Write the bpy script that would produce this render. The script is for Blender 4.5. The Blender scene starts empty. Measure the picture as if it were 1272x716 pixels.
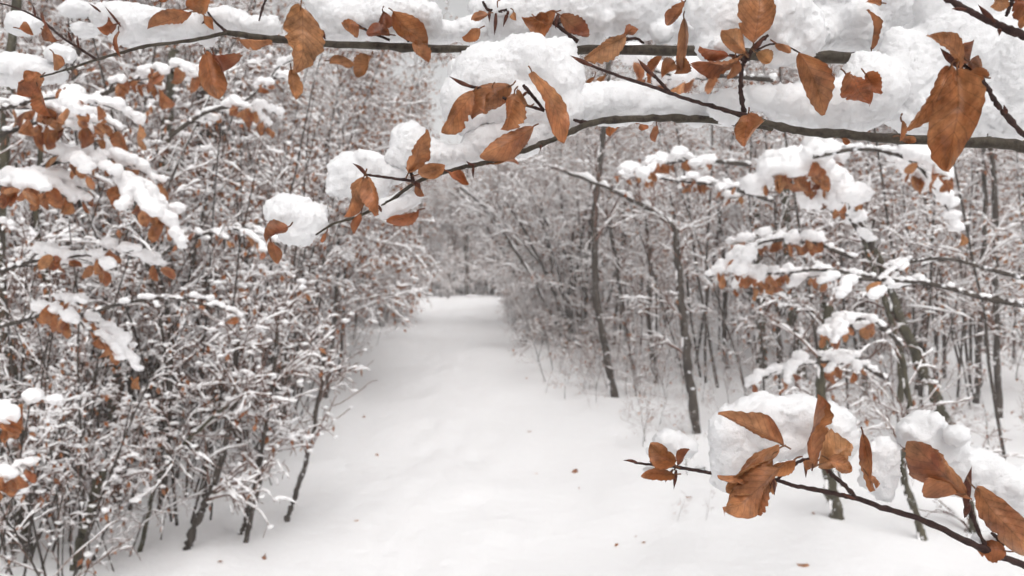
import bpy, bmesh, math, random
import numpy as np
from mathutils import Vector

# ------------------------------------------------------------------ camera, sky, sun, exposure
scene = bpy.context.scene
C = scene.collection
F, CX, CY = 980.0, 636.0, 358.0            # focal length and centre in photo pixels (1272 wide)
CAM = np.array([0.0, 0.0, 1.6])
PITCH = math.atan(13.0 / F)

cam_d = bpy.data.cameras.new('camera'); cam = bpy.data.objects.new('camera', cam_d); C.objects.link(cam)
cam.location = CAM
cam.rotation_euler = (math.pi / 2 - PITCH, 0, 0)
cam_d.sensor_width = 36.0; cam_d.lens = 36.0 * F / 1272.0
cam_d.clip_start = 0.02; cam_d.clip_end = 3000
cam_d.dof.use_dof = True; cam_d.dof.focus_distance = 0.74; cam_d.dof.aperture_fstop = 10.0
scene.camera = cam

SUN_EL, SUN_ROT = math.radians(56), math.radians(165)
world = bpy.data.worlds.new('World'); scene.world = world; world.use_nodes = True
wn = world.node_tree.nodes; wl = world.node_tree.links; wn.clear()
sky = wn.new('ShaderNodeTexSky'); sky.sky_type = 'NISHITA'; sky.sun_disc = False
sky.sun_elevation = SUN_EL; sky.sun_rotation = SUN_ROT; sky.dust_density = 3.0; sky.air_density = 1.0
hs = wn.new('ShaderNodeHueSaturation'); hs.inputs['Saturation'].default_value = 0.03     # overcast: grey cloud
bgn = wn.new('ShaderNodeBackground'); bgn.inputs['Strength'].default_value = 0.14
wo = wn.new('ShaderNodeOutputWorld')
wl.new(sky.outputs[0], hs.inputs['Color']); wl.new(hs.outputs[0], bgn.inputs['Color']); wl.new(bgn.outputs[0], wo.inputs['Surface'])

sun_d = bpy.data.lights.new('sun', 'SUN'); sun_d.energy = 1.45; sun_d.angle = math.radians(60); sun_d.color = (1.0, 0.955, 0.92)
sun = bpy.data.objects.new('sun', sun_d); C.objects.link(sun)
sdir = Vector((math.sin(SUN_ROT) * math.cos(SUN_EL), math.cos(SUN_ROT) * math.cos(SUN_EL), math.sin(SUN_EL)))
sun.rotation_euler = sdir.to_track_quat('Z', 'Y').to_euler(); sun.location = (0, -5, 12)

vs = scene.view_settings
vs.view_transform = 'Standard'; vs.look = 'None'; vs.gamma = 1.0; vs.use_curve_mapping = False
vs.exposure = 0.07
cy = scene.cycles
cy.max_bounces = 7; cy.diffuse_bounces = 6; cy.glossy_bounces = 1; cy.transmission_bounces = 3
cy.transparent_max_bounces = 8; cy.volume_bounces = 2
cy.use_denoising = True
try: cy.use_adaptive_sampling = True; cy.adaptive_threshold = 0.08; cy.adaptive_min_samples = 16
except Exception: pass

# ------------------------------------------------------------------ geometry helpers
FW = np.array([0, math.cos(PITCH), -math.sin(PITCH)]); UP = np.array([0, math.sin(PITCH), math.cos(PITCH)]); RT = np.array([1.0, 0, 0])
def at(px, py, d):
    return CAM + RT * ((px - CX) / F * d) + UP * (-(py - CY) / F * d) + FW * d

def mesh_np(name, V, Q=None, T=None, mat=None, smooth=True, uv=None):
    V = np.asarray(V, np.float32).reshape(-1, 3)
    Q = np.zeros((0, 4), np.int32) if Q is None else np.asarray(Q, np.int32).reshape(-1, 4)
    T = np.zeros((0, 3), np.int32) if T is None else np.asarray(T, np.int32).reshape(-1, 3)
    me = bpy.data.meshes.new(name)
    me.vertices.add(len(V)); me.vertices.foreach_set('co', V.ravel())
    nl = len(Q) * 4 + len(T) * 3
    me.loops.add(nl); vi = np.concatenate([Q.ravel(), T.ravel()]).astype(np.int32)
    me.loops.foreach_set('vertex_index', vi)
    me.polygons.add(len(Q) + len(T))
    ls = np.concatenate([np.arange(len(Q)) * 4, len(Q) * 4 + np.arange(len(T)) * 3]).astype(np.int32)
    me.polygons.foreach_set('loop_start', ls)
    if smooth: me.polygons.foreach_set('use_smooth', np.ones(len(Q) + len(T), bool))
    if uv is not None:
        ul = me.uv_layers.new(name='UVMap'); ul.data.foreach_set('uv', np.asarray(uv, np.float32)[vi].ravel())
    me.update(calc_edges=True); me.validate()
    if mat: me.materials.append(mat)
    return me

def obj(name, me, parent=None, loc=None, **props):
    o = bpy.data.objects.new(name, me); C.objects.link(o)
    if loc is not None: o.location = loc
    if parent is not None: o.parent = parent
    for k, v in props.items(): o[k] = v
    return o

def thing(name, label, cat, loc, group=None, rz=0.0):
    o = bpy.data.objects.new(name, None); C.objects.link(o); o.empty_display_size = 0.1
    o.location = loc; o.rotation_euler = (0, 0, rz); o['label'] = label; o['category'] = cat
    if group: o['group'] = group
    return o

def norm(v): return v / np.maximum(np.linalg.norm(v, axis=-1, keepdims=True), 1e-9)

class Bag:
    """collects vertex / face arrays for one mesh"""
    def __init__(s): s.V = []; s.Q = []; s.T = []; s.n = 0
    def add(s, V, Q=None, T=None):
        V = np.asarray(V).reshape(-1, 3)
        if Q is not None and len(Q): s.Q.append(np.asarray(Q).reshape(-1, 4) + s.n)
        if T is not None and len(T): s.T.append(np.asarray(T).reshape(-1, 3) + s.n)
        s.V.append(V); s.n += len(V)
    def mesh(s, name, mat, origin=None, smooth=True):
        V = np.concatenate(s.V) if s.V else np.zeros((0, 3))
        if origin is not None: V = V - np.asarray(origin)
        return mesh_np(name, V, np.concatenate(s.Q) if s.Q else None, np.concatenate(s.T) if s.T else None, mat, smooth)

def tubes(P, R, sides=5, bag=None, sz=1.0, caps=True):
    """P (N,k,3) polylines, R (N,k) radii -> closed tubes"""
    P = np.asarray(P, float); R = np.asarray(R, float)
    N, k, _ = P.shape
    T = np.empty_like(P); T[:, 1:-1] = P[:, 2:] - P[:, :-2]; T[:, 0] = P[:, 1] - P[:, 0]; T[:, -1] = P[:, -1] - P[:, -2]
    T = norm(T)
    ref = np.where(np.abs(T[..., 2:3]) > 0.92, np.array([0.31, 0.95, 0.0]), np.array([0.0, 0.0, 1.0]))
    A = norm(np.cross(T, ref)); B = np.cross(A, T)
    ang = np.arange(sides) / sides * 2 * math.pi
    V = P[:, :, None] + R[:, :, None, None] * (np.cos(ang)[None, None, :, None] * A[:, :, None] + sz * np.sin(ang)[None, None, :, None] * B[:, :, None])
    n = np.arange(N)[:, None, None] * k * sides; i = np.arange(k - 1)[None, :, None] * sides; j = np.arange(sides)[None, None, :]; j2 = (j + 1) % sides
    Q = np.stack([n + i + j, n + i + j2, n + i + sides + j2, n + i + sides + j], -1).reshape(-1, 4)
    if not caps:
        bag.add(V.reshape(-1, 3), Q); return
    # end caps
    c0 = N * k * sides + np.arange(N); c1 = c0 + N
    ends = np.concatenate([P[:, 0], P[:, -1]])
    jj = np.arange(sides)
    n0 = np.arange(N)[:, None] * k * sides
    T0 = np.stack([np.repeat(c0[:, None], sides, 1), n0 + (jj + 1) % sides, n0 + jj], -1).reshape(-1, 3)
    n1 = n0 + (k - 1) * sides
    T1 = np.stack([np.repeat(c1[:, None], sides, 1), n1 + jj, n1 + (jj + 1) % sides], -1).reshape(-1, 3)
    VV = np.concatenate([V.reshape(-1, 3), ends]); TT = np.concatenate([T0, T1])
    if bag is not None: bag.add(VV, Q, TT)
    return VV, Q, TT

def ico(sub):
    bm = bmesh.new(); bmesh.ops.create_icosphere(bm, subdivisions=sub, radius=1.0)
    V = np.array([v.co[:] for v in bm.verts]); T = np.array([[v.index for v in f.verts] for f in bm.faces]); bm.free()
    return V, T
ICO1, ICO2, ICO3 = ico(1), ico(2), ico(3)

def blobs(bag, centers, radii, base=ICO1, rng=None, lump=0.25):
    """many lumpy ellipsoids; radii (N,3)"""
    V0, T0 = base; n = len(V0); N = len(centers)
    if N == 0: return
    S = 1 + lump * (rng.random((N, n)) - 0.5) * 2
    V = np.asarray(centers)[:, None] + V0[None] * np.asarray(radii)[:, None] * S[..., None]
    T = T0[None] + (np.arange(N) * n)[:, None, None]
    bag.add(V.reshape(-1, 3), None, T.reshape(-1, 3))

def smooth_poly(pts, m):
    """Catmull-Rom resample of a (n,d) polyline to m points"""
    pts = np.asarray(pts, float); n = len(pts)
    if n == 2:
        t = np.linspace(0, 1, m)[:, None]; return pts[0] * (1 - t) + pts[1] * t
    ext = np.vstack([2 * pts[0] - pts[1], pts, 2 * pts[-1] - pts[-2]])
    out = []
    for u in np.linspace(0, n - 1 - 1e-6, m):
        i = int(u); f = u - i; p0, p1, p2, p3 = ext[i], ext[i + 1], ext[i + 2], ext[i + 3]
        out.append(0.5 * (2 * p1 + (p2 - p0) * f + (2 * p0 - 5 * p1 + 4 * p2 - p3) * f * f + (3 * p1 - p0 - 3 * p2 + p3) * f ** 3))
    return np.array(out)

def vnoise(x, y, seed=0):
    """2-D value noise, smooth, about -1..1"""
    xi = np.floor(x).astype(np.int64); yi = np.floor(y).astype(np.int64); fx = x - xi; fy = y - yi
    fx = fx * fx * (3 - 2 * fx); fy = fy * fy * (3 - 2 * fy)
    def h(a, b):
        v = (a * 374761393 + b * 668265263 + seed * 974711) & 0x7fffffff
        v = ((v ^ (v >> 13)) * 1274126177) & 0x7fffffff
        return ((v ^ (v >> 16)) & 0xffff) / 32767.5 - 1
    return (h(xi, yi) * (1 - fx) + h(xi + 1, yi) * fx) * (1 - fy) + (h(xi, yi + 1) * (1 - fx) + h(xi + 1, yi + 1) * fx) * fy

# ------------------------------------------------------------------ materials
def new_mat(name):
    m = bpy.data.materials.new(name); m.use_nodes = True; nt = m.node_tree; nt.nodes.clear()
    return m, nt, nt.nodes.new('ShaderNodeOutputMaterial')
def N(nt, t, **kw):
    n = nt.nodes.new(t)
    for k, v in kw.items():
        if k in n.inputs: n.inputs[k].default_value = v
        else: setattr(n, k, v)
    return n

def snow_mat(name, col, bumps, sss=0.0):
    m, nt, out = new_mat(name)
    p = N(nt, 'ShaderNodeBsdfPrincipled'); p.inputs['Base Color'].default_value = (*col, 1); p.inputs['Roughness'].default_value = 0.75
    p.inputs['Specular IOR Level'].default_value = 0.25
    if sss:
        p.inputs['Subsurface Weight'].default_value = sss; p.inputs['Subsurface Radius'].default_value = (1, 1, 1); p.inputs['Subsurface Scale'].default_value = 0.006
    tc = N(nt, 'ShaderNodeTexCoord'); prev = None
    for sc, st, dist in bumps:
        nz = N(nt, 'ShaderNodeTexNoise', Scale=sc, Detail=3.0, Roughness=0.6)
        nt.links.new(tc.outputs['Object'], nz.inputs['Vector'])
        b = N(nt, 'ShaderNodeBump', Strength=st, Distance=dist)
        nt.links.new(nz.outputs['Fac'], b.inputs['Height'])
        if prev: nt.links.new(prev.outputs[0], b.inputs['Normal'])
        prev = b
    nt.links.new(prev.outputs[0], p.inputs['Normal'])
    nt.links.new(p.outputs[0], out.inputs['Surface'])
    return m
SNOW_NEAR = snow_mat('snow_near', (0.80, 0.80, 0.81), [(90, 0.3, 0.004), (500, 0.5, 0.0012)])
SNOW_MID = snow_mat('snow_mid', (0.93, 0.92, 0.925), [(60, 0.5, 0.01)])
SNOW_GROUND = snow_mat('snow_ground', (0.89, 0.89, 0.90), [(1.6, 0.35, 0.08), (9, 0.35, 0.03), (60, 0.4, 0.008)])

def bark_mat(name, c1, c2, scale, frost=0.0, stretch=(1, 1, 0.25)):
    m, nt, out = new_mat(name)
    tc = N(nt, 'ShaderNodeTexCoord'); mp = N(nt, 'ShaderNodeMapping'); mp.inputs['Scale'].default_value = stretch
    nz = N(nt, 'ShaderNodeTexNoise', Scale=scale, Detail=5.0, Roughness=0.65)
    nt.links.new(tc.outputs['Object'], mp.inputs['Vector']); nt.links.new(mp.outputs[0], nz.inputs['Vector'])
    cr = N(nt, 'ShaderNodeValToRGB'); cr.color_ramp.elements[0].position = 0.35; cr.color_ramp.elements[1].position = 0.68
    cr.color_ramp.elements[0].color = (*c1, 1); cr.color_ramp.elements[1].color = (*c2, 1)
    nt.links.new(nz.outputs['Fac'], cr.inputs[0])
    p = N(nt, 'ShaderNodeBsdfPrincipled'); p.inputs['Roughness'].default_value = 0.7; p.inputs['Specular IOR Level'].default_value = 0.3
    col = cr.outputs[0]
    if frost:
        n2 = N(nt, 'ShaderNodeTexNoise', Scale=scale * 0.7, Detail=6.0, Roughness=0.7)
        nt.links.new(tc.outputs['Object'], n2.inputs['Vector'])
        r2 = N(nt, 'ShaderNodeValToRGB'); r2.color_ramp.elements[0].position = 0.62 - frost * 0.2; r2.color_ramp.elements[1].position = 0.68 - frost * 0.2
        nt.links.new(n2.outputs['Fac'], r2.inputs[0])
        mx = N(nt, 'ShaderNodeMix', data_type='RGBA'); mx.inputs['B'].default_value = (0.8, 0.8, 0.82, 1)
        nt.links.new(r2.outputs[0], mx.inputs['Factor']); nt.links.new(col, mx.inputs[6]); mx.inputs[7].default_value = (0.8, 0.8, 0.82, 1)
        col = mx.outputs[2]
    nt.links.new(col, p.inputs['Base Color'])
    b = N(nt, 'ShaderNodeBump', Strength=0.6, Distance=0.004); nt.links.new(nz.outputs['Fac'], b.inputs['Height']); nt.links.new(b.outputs[0], p.inputs['Normal'])
    nt.links.new(p.outputs[0], out.inputs['Surface'])
    return m
BARK_FG = bark_mat('beech_twig_bark', (0.030, 0.022, 0.017), (0.085, 0.07, 0.05), 160, stretch=(1, 1, 1))
BARK_FG_RED = bark_mat('young_twig_bark', (0.022, 0.010, 0.009), (0.06, 0.03, 0.024), 200, stretch=(1, 1, 1))
BARK = bark_mat('sapling_bark', (0.035, 0.028, 0.024), (0.09, 0.073, 0.06), 30, frost=0.12)
BARK_OLIVE = bark_mat('algae_green_bark', (0.040, 0.035, 0.024), (0.10, 0.088, 0.056), 30, frost=0.1)
TWIG = bark_mat('far_twig_bark', (0.115, 0.062, 0.047), (0.25, 0.148, 0.114), 30)
BUD = bark_mat('bud_scale', (0.05, 0.014, 0.010), (0.13, 0.045, 0.025), 260, stretch=(1, 1, 1))

def leaf_mat(name, detail=True):
    m, nt, out = new_mat(name)
    oi = N(nt, 'ShaderNodeObjectInfo')
    cr = N(nt, 'ShaderNodeValToRGB'); e = cr.color_ramp.elements
    e[0].position = 0.0; e[0].color = (0.21, 0.055, 0.022, 1); e[1].position = 1.0; e[1].color = (0.56, 0.29, 0.13, 1)
    e2 = e.new(0.45); e2.color = (0.40, 0.145, 0.052, 1); e3 = e.new(0.72); e3.color = (0.34, 0.095, 0.034, 1)
    nt.links.new(oi.outputs['Random'], cr.inputs[0]); col = cr.outputs[0]
    tc = N(nt, 'ShaderNodeTexCoord')
    n0 = N(nt, 'ShaderNodeTexNoise', Scale=28.0, Detail=3.0); nt.links.new(tc.outputs['Object'], n0.inputs['Vector'])
    r0 = N(nt, 'ShaderNodeMapRange'); r0.inputs['From Min'].default_value = 0.38; r0.inputs['From Max'].default_value = 0.68; nt.links.new(n0.outputs['Fac'], r0.inputs[0])
    m0 = N(nt, 'ShaderNodeMix', data_type='RGBA'); m0.inputs[7].default_value = (0.50, 0.23, 0.10, 1); nt.links.new(r0.outputs[0], m0.inputs['Factor']); nt.links.new(col, m0.inputs[6]); col = m0.outputs[2]
    nz = N(nt, 'ShaderNodeTexNoise', Scale=70.0 if detail else 30.0, Detail=5.0, Roughness=0.65); nt.links.new(tc.outputs['Object'], nz.inputs['Vector'])
    r = N(nt, 'ShaderNodeMapRange'); r.inputs['From Min'].default_value = 0.3; r.inputs['From Max'].default_value = 0.72; r.inputs['To Min'].default_value = 0.45; r.inputs['To Max'].default_value = 1.4
    nt.links.new(nz.outputs['Fac'], r.inputs[0])
    fac = r.outputs[0]
    if detail:
        uv = N(nt, 'ShaderNodeSeparateXYZ'); nt.links.new(tc.outputs['UV'], uv.inputs[0])
        # |v| (v stored 0..1), side veins run forward from the midrib
        sb = N(nt, 'ShaderNodeMath', operation='SUBTRACT'); nt.links.new(uv.outputs[1], sb.inputs[0]); sb.inputs[1].default_value = 0.5
        ab = N(nt, 'ShaderNodeMath', operation='ABSOLUTE'); nt.links.new(sb.outputs[0], ab.inputs[0])
        ml = N(nt, 'ShaderNodeMath', operation='MULTIPLY'); nt.links.new(ab.outputs[0], ml.inputs[0]); ml.inputs[1].default_value = 0.5
        s2 = N(nt, 'ShaderNodeMath', operation='SUBTRACT'); nt.links.new(uv.outputs[0], s2.inputs[0]); nt.links.new(ml.outputs[0], s2.inputs[1])
        m7 = N(nt, 'ShaderNodeMath', operation='MULTIPLY'); nt.links.new(s2.outputs[0], m7.inputs[0]); m7.inputs[1].default_value = 8.0
        pp = N(nt, 'ShaderNodeMath', operation='PINGPONG'); nt.links.new(m7.outputs[0], pp.inputs[0]); pp.inputs[1].default_value = 0.5
        vein = N(nt, 'ShaderNodeMapRange'); vein.inputs['From Min'].default_value = 0.0; vein.inputs['From Max'].default_value = 0.10; vein.inputs['To Min'].default_value = 0.7; vein.inputs['To Max'].default_value = 1.0
        nt.links.new(pp.outputs[0], vein.inputs[0])
        rib = N(nt, 'ShaderNodeMapRange'); rib.inputs['From Min'].default_value = 0.0; rib.inputs['From Max'].default_value = 0.035; rib.inputs['To Min'].default_value = 0.7; rib.inputs['To Max'].default_value = 1.0
        nt.links.new(ab.outputs[0], rib.inputs[0])
        edge = N(nt, 'ShaderNodeMapRange'); edge.inputs['From Min'].default_value = 0.44; edge.inputs['From Max'].default_value = 0.5; edge.inputs['To Min'].default_value = 1.0; edge.inputs['To Max'].default_value = 0.72
        nt.links.new(ab.outputs[0], edge.inputs[0])
        for o_ in (vein, rib, edge):
            mu = N(nt, 'ShaderNodeMath', operation='MULTIPLY'); nt.links.new(fac, mu.inputs[0]); nt.links.new(o_.outputs[0], mu.inputs[1]); fac = mu.outputs[0]
    vm = N(nt, 'ShaderNodeVectorMath', operation='SCALE'); nt.links.new(col, vm.inputs[0]); nt.links.new(fac, vm.inputs['Scale'])
    p = N(nt, 'ShaderNodeBsdfPrincipled'); p.inputs['Roughness'].default_value = 0.42; p.inputs['Specular IOR Level'].default_value = 0.5
    nt.links.new(vm.outputs[0], p.inputs['Base Color'])
    b = N(nt, 'ShaderNodeBump', Strength=0.35, Distance=0.002); nt.links.new(nz.outputs['Fac'], b.inputs['Height']); nt.links.new(b.outputs[0], p.inputs['Normal'])
    tr = N(nt, 'ShaderNodeBsdfTranslucent'); nt.links.new(vm.outputs[0], tr.inputs['Color'])
    mix = N(nt, 'ShaderNodeMixShader'); mix.inputs[0].default_value = 0.38
    nt.links.new(p.outputs[0], mix.inputs[1]); nt.links.new(tr.outputs[0], mix.inputs[2]); nt.links.new(mix.outputs[0], out.inputs['Surface'])
    return m
LEAF = leaf_mat('dry_beech_leaf'); LEAF_MID = leaf_mat('dry_beech_leaf_small', False)

# ------------------------------------------------------------------ ground and path
PATH_C = np.array([[-12, 0.3], [0, -0.1], [4.2, -0.35], [10, -0.75], [16, -1.25], [20, -1.6], [24, -1.55], [28, -0.9], [33, 1.2], [38, 4.5], [44, 9.0], [60, 22.0]])
def path_x(y): return np.interp(y, PATH_C[:, 0], PATH_C[:, 1])
def path_hw(y): return np.interp(y, [0, 5, 20, 30, 60], [1.0, 1.0, 1.2, 1.3, 1.3])
def sstep(a, b, x): t = np.clip((x - a) / (b - a), 0, 1); return t * t * (3 - 2 * t)
_fr = random.Random(12); FEET = []
for lane, ph in ((-0.35, 0.0), (0.25, 0.3)):
    yy = 2.6 + ph; k = 0
    while yy < 16.5:
        FEET.append((float(path_x(yy)) + lane + (0.11 if k % 2 else -0.11) + _fr.gauss(0, 0.04), yy, 0.17 * _fr.uniform(0.8, 1.2))); yy += 0.62 * _fr.uniform(0.85, 1.15); k += 1
def ground_z(x, y):
    x = np.asarray(x, float); y = np.asarray(y, float)
    up = 0.84 * np.clip((y - 4) / 24.0, 0, 1) ** 1.35
    up = up - 0.55 * sstep(29, 48, y)
    far = 0.02 * np.clip(y - 50, 0, 120)
    off = (x - path_x(y)) / path_hw(y)
    side = sstep(0.8, 1.5, np.abs(off))
    bank = 0.07 * side + np.where(off > 0, 0.10, 0.05) * sstep(1.2, 5, np.abs(off))
    nz = vnoise(x * 0.35, y * 0.35, 1) * 0.10 + vnoise(x * 1.1, y * 1.1, 2) * 0.035 + vnoise(x * 3.1, y * 3.1, 3) * 0.030 + vnoise(x * 7, y * 7, 4) * 0.014
    pn = vnoise(x * 1.3, y * 0.7, 5) * 0.035 + vnoise(x * 3.4, y * 2.4, 6) * 0.016 + vnoise(x * 9, y * 7, 8) * 0.004
    z = up + far + bank + nz * side + pn * (1 - side)
    near = (y > 2.5) & (y < 17) & (np.abs(off) < 1.1)
    if near.any():
        xn, yn = x[near], y[near]; dz = np.zeros_like(xn)
        for fx, fy, fr in FEET:
            q = ((xn - fx) / 0.085) ** 2 + ((yn - fy) / fr) ** 2; dz += -0.020 * np.exp(-q) + 0.006 * np.exp(-(np.sqrt(q) - 1.6) ** 2 * 3)
        z[near] += dz
    return z
def gz(x, y): return float(ground_z(np.array([x]), np.array([y]))[0])

def build_ground():
    t = np.linspace(-1, 1, 251); xs = np.sign(t) * (np.sinh(np.abs(t) * 6.8) / np.sinh(6.8)) * 420 - 0.6
    s = np.linspace(0, 1, 340); ys = -8 + 20 * s + 600 * (np.expm1(s * 6) / np.expm1(6)) ** 1.3
    X, Y = np.meshgrid(xs, ys); Z = ground_z(X, Y)
    V = np.stack([X, Y, Z], -1).reshape(-1, 3); nx, ny = len(xs), len(ys)
    i, j = np.meshgrid(np.arange(nx - 1), np.arange(ny - 1)); a = (j * nx + i).ravel()
    Q = np.stack([a, a + 1, a + 1 + nx, a + nx], -1)
    cx = V[Q, 0].mean(1); cyy = V[Q, 1].mean(1)
    inpath = (np.abs(cx - path_x(cyy)) < path_hw(cyy)) & (cyy < 45)
    for nm, sel in (('ground', ~inpath), ('path', inpath)):
        q = Q[sel]; used, inv = np.unique(q, return_inverse=True)
        obj(nm, mesh_np(nm, V[used], inv.reshape(-1, 4), None, SNOW_GROUND), kind='structure',
            label='snow covered forest floor beside the path' if nm == 'ground' else 'smooth snow covered footpath curving away uphill')
build_ground()

# ------------------------------------------------------------------ leaves
def leaf_arrays(base, tip, width, rng, face=None, bow=0.08, cup=0.25, twist=0.3, nu=36, nv=10, roll=0.0, crinkle=1.0, stalk=0.0):
    base = np.asarray(base, float); tip = np.asarray(tip, float)
    ax = tip - base; L = np.linalg.norm(ax); ax = ax / L
    if face is None: face = norm(CAM - base)
    nrm = norm(face - ax * np.dot(face, ax)); sid = np.cross(ax, nrm)
    c, s = math.cos(roll), math.sin(roll); sid, nrm = sid * c + nrm * s, nrm * c - sid * s
    u = np.linspace(0, 1, nu + 1)[:, None]; v = np.linspace(-1, 1, nv + 1)[None]
    # ovate outline: broadest before the middle, drawn-out tip
    prof = np.clip(u, 0, 1) ** 0.62 * np.clip(1 - u, 0, 1) ** 0.8 * (1 + 0.5 * u) + 0.01
    prof = prof / prof.max()
    ph = rng.random() * 6.28
    edge = 1 + 0.014 * np.sin(2 * math.pi * 8 * u + ph) * crinkle + 0.025 * np.interp(u, np.linspace(0, 1, 11), rng.normal(0, 1, 11)) * crinkle * np.sign(v) ** 0
    asym = 1 + 0.06 * np.sign(v) * rng.normal()
    # bites out of the margin
    bite = np.ones_like(u * v)
    for _ in range(2):
        u0 = rng.uniform(0.3, 0.95); sgn = rng.choice([-1, 1]); bite = bite * np.where(np.sign(v) == sgn, 1 - rng.uniform(-0.05, 0.22) * crinkle * np.exp(-((u - u0) / 0.035) ** 2), 1)
    hw = width / 2 * prof * edge * asym * bite
    z = 1.7 * cup * hw * np.abs(v) ** 1.5 * (1 if rng.random() < 0.6 else -1) * 1.6 * (1 + 0.7 * np.sign(v) * rng.uniform(-1, 1)) * (1 + 0.8 * rng.uniform(-1, 1) * np.cos(math.pi * u))
    z = z + 0.07 * width * np.sin(2 * math.pi * 8 * (u - 0.25 * np.abs(v)) + ph) * np.abs(v) * (1.45 - np.abs(v)) * 1.6 * prof * crinkle
    z = z + bow * L * np.sin(math.pi * u * 0.95) * rng.choice([1, 1, -1]) * (np.ones_like(v))
    g = rng.normal(0, 1, (4, 4)); gu = np.linspace(0, 3, nu + 1); gv = np.linspace(0, 3, nv + 1)
    low = np.array([[g[min(int(a), 2), min(int(b), 2)] * (1 - a % 1 if a < 3 else 0) * (1 - b % 1 if b < 3 else 0) + g[min(int(a) + 1, 3), min(int(b), 2)] * (a % 1 if a < 3 else 1) * (1 - b % 1 if b < 3 else 0)
                     + g[min(int(a), 2), min(int(b) + 1, 3)] * (1 - a % 1 if a < 3 else 0) * (b % 1 if b < 3 else 1) + g[min(int(a) + 1, 3), min(int(b) + 1, 3)] * (a % 1 if a < 3 else 1) * (b % 1 if b < 3 else 1) for b in gv] for a in gu])
    z = z + low * 0.12 * width * crinkle
    z = z + 0.02 * width * (1 - np.clip(np.abs(v) * 4, 0, 1))          # midrib ridge
    tw = twist * (u - 0.35) * rng.choice([-1, 1])
    y = v * hw
    yy = y * np.cos(tw) - z * np.sin(tw); zz = y * np.sin(tw) + z * np.cos(tw)
    side_bend = 0.06 * L * np.sin(math.pi * u) * rng.normal()
    P = base + ax * (u * L)[..., None] + sid * (yy + side_bend)[..., None] + nrm * zz[..., None]
    V = P.reshape(-1, 3)
    i, j = np.meshgrid(np.arange(nu), np.arange(nv), indexing='ij'); a = (i * (nv + 1) + j).ravel()
    Q = np.stack([a, a + 1, a + nv + 2, a + nv + 1], -1)
    uv = np.stack([np.broadcast_to(u, (nu + 1, nv + 1)), np.broadcast_to((v + 1) / 2, (nu + 1, nv + 1))], -1).reshape(-1, 2)
    if stalk > 0:   # petiole
        p0 = base - ax * stalk + nrm * 0.001 * rng.normal(); pts = smooth_poly(np.array([p0, base - ax * stalk * 0.4 + sid * stalk * 0.12 * rng.normal(), base + ax * L * 0.06]), 5)
        tv, tq, tt = tubes(pts[None], np.full((1, 5), max(0.0007, width * 0.018)), 5)
        n = len(V); V = np.vstack([V, tv]); Q = np.vstack([Q, tq + n]); uv = np.vstack([uv, np.tile([0.5, 0.5], (len(tv), 1))])
    return V, Q, uv

# ------------------------------------------------------------------ snow mounds
TEX = {}
def cloud_tex(size):
    if size not in TEX:
        t = bpy.data.textures.new('snow_lumps', 'CLOUDS'); t.noise_scale = size; t.noise_depth = 2; TEX[size] = t
    return TEX[size]
def snow_mound(centers, radii, voxel, disp, rng, grains=0, grain_size=0.001, mat=None, origin=(0, 0, 0), name='snow_cap'):
    """one welded body of snow out of overlapping ellipsoids, roughened, with loose grains on its skin"""
    bag = Bag(); blobs(bag, np.asarray(centers), np.asarray(radii), ICO3, rng, 0.02)
    me = bag.mesh(name, None); o = bpy.data.objects.new('tmp', me); C.objects.link(o)
    r = o.modifiers.new('r', 'REMESH'); r.mode = 'VOXEL'; r.voxel_size = voxel; r.use_smooth_shade = True
    sm = o.modifiers.new('s', 'SMOOTH'); sm.iterations = 4; sm.factor = 0.5
    for size, st in disp:
        d = o.modifiers.new('d', 'DISPLACE'); d.texture = cloud_tex(size); d.texture_coords = 'GLOBAL'; d.strength = st; d.mid_level = 0.5
    dg = bpy.context.evaluated_depsgraph_get(); ev = o.evaluated_get(dg); m2 = bpy.data.meshes.new_from_object(ev)
    nv = len(m2.vertices); V = np.empty(nv * 3, np.float32); m2.vertices.foreach_get('co', V); V = V.reshape(-1, 3)
    NR = np.empty(nv * 3, np.float32); m2.vertices.foreach_get('normal', NR); NR = NR.reshape(-1, 3)
    npoly = len(m2.polygons); Q = np.empty(len(m2.loops), np.int32); m2.loops.foreach_get('vertex_index', Q)
    tot = np.empty(npoly, np.int32); m2.polygons.foreach_get('loop_total', tot)
    st = np.empty(npoly, np.int32); m2.polygons.foreach_get('loop_start', st)
    q4 = tot == 4; Qa = Q[st[q4][:, None] + np.arange(4)]; Ta = Q[st[~q4][:, None] + np.arange(3)]
    bpy.data.objects.remove(o); bpy.data.meshes.remove(me); bpy.data.meshes.remove(m2)
    if grains: V = V + NR * (np.clip(rng.normal(0.0, 1.0, nv), -1, 2.2) * grain_size)[:, None]
    out = Bag(); out.add(V, Qa, Ta)
    m3 = out.mesh(name, mat or SNOW_NEAR, origin, smooth=not grains or grains < 2)
    return m3

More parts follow.
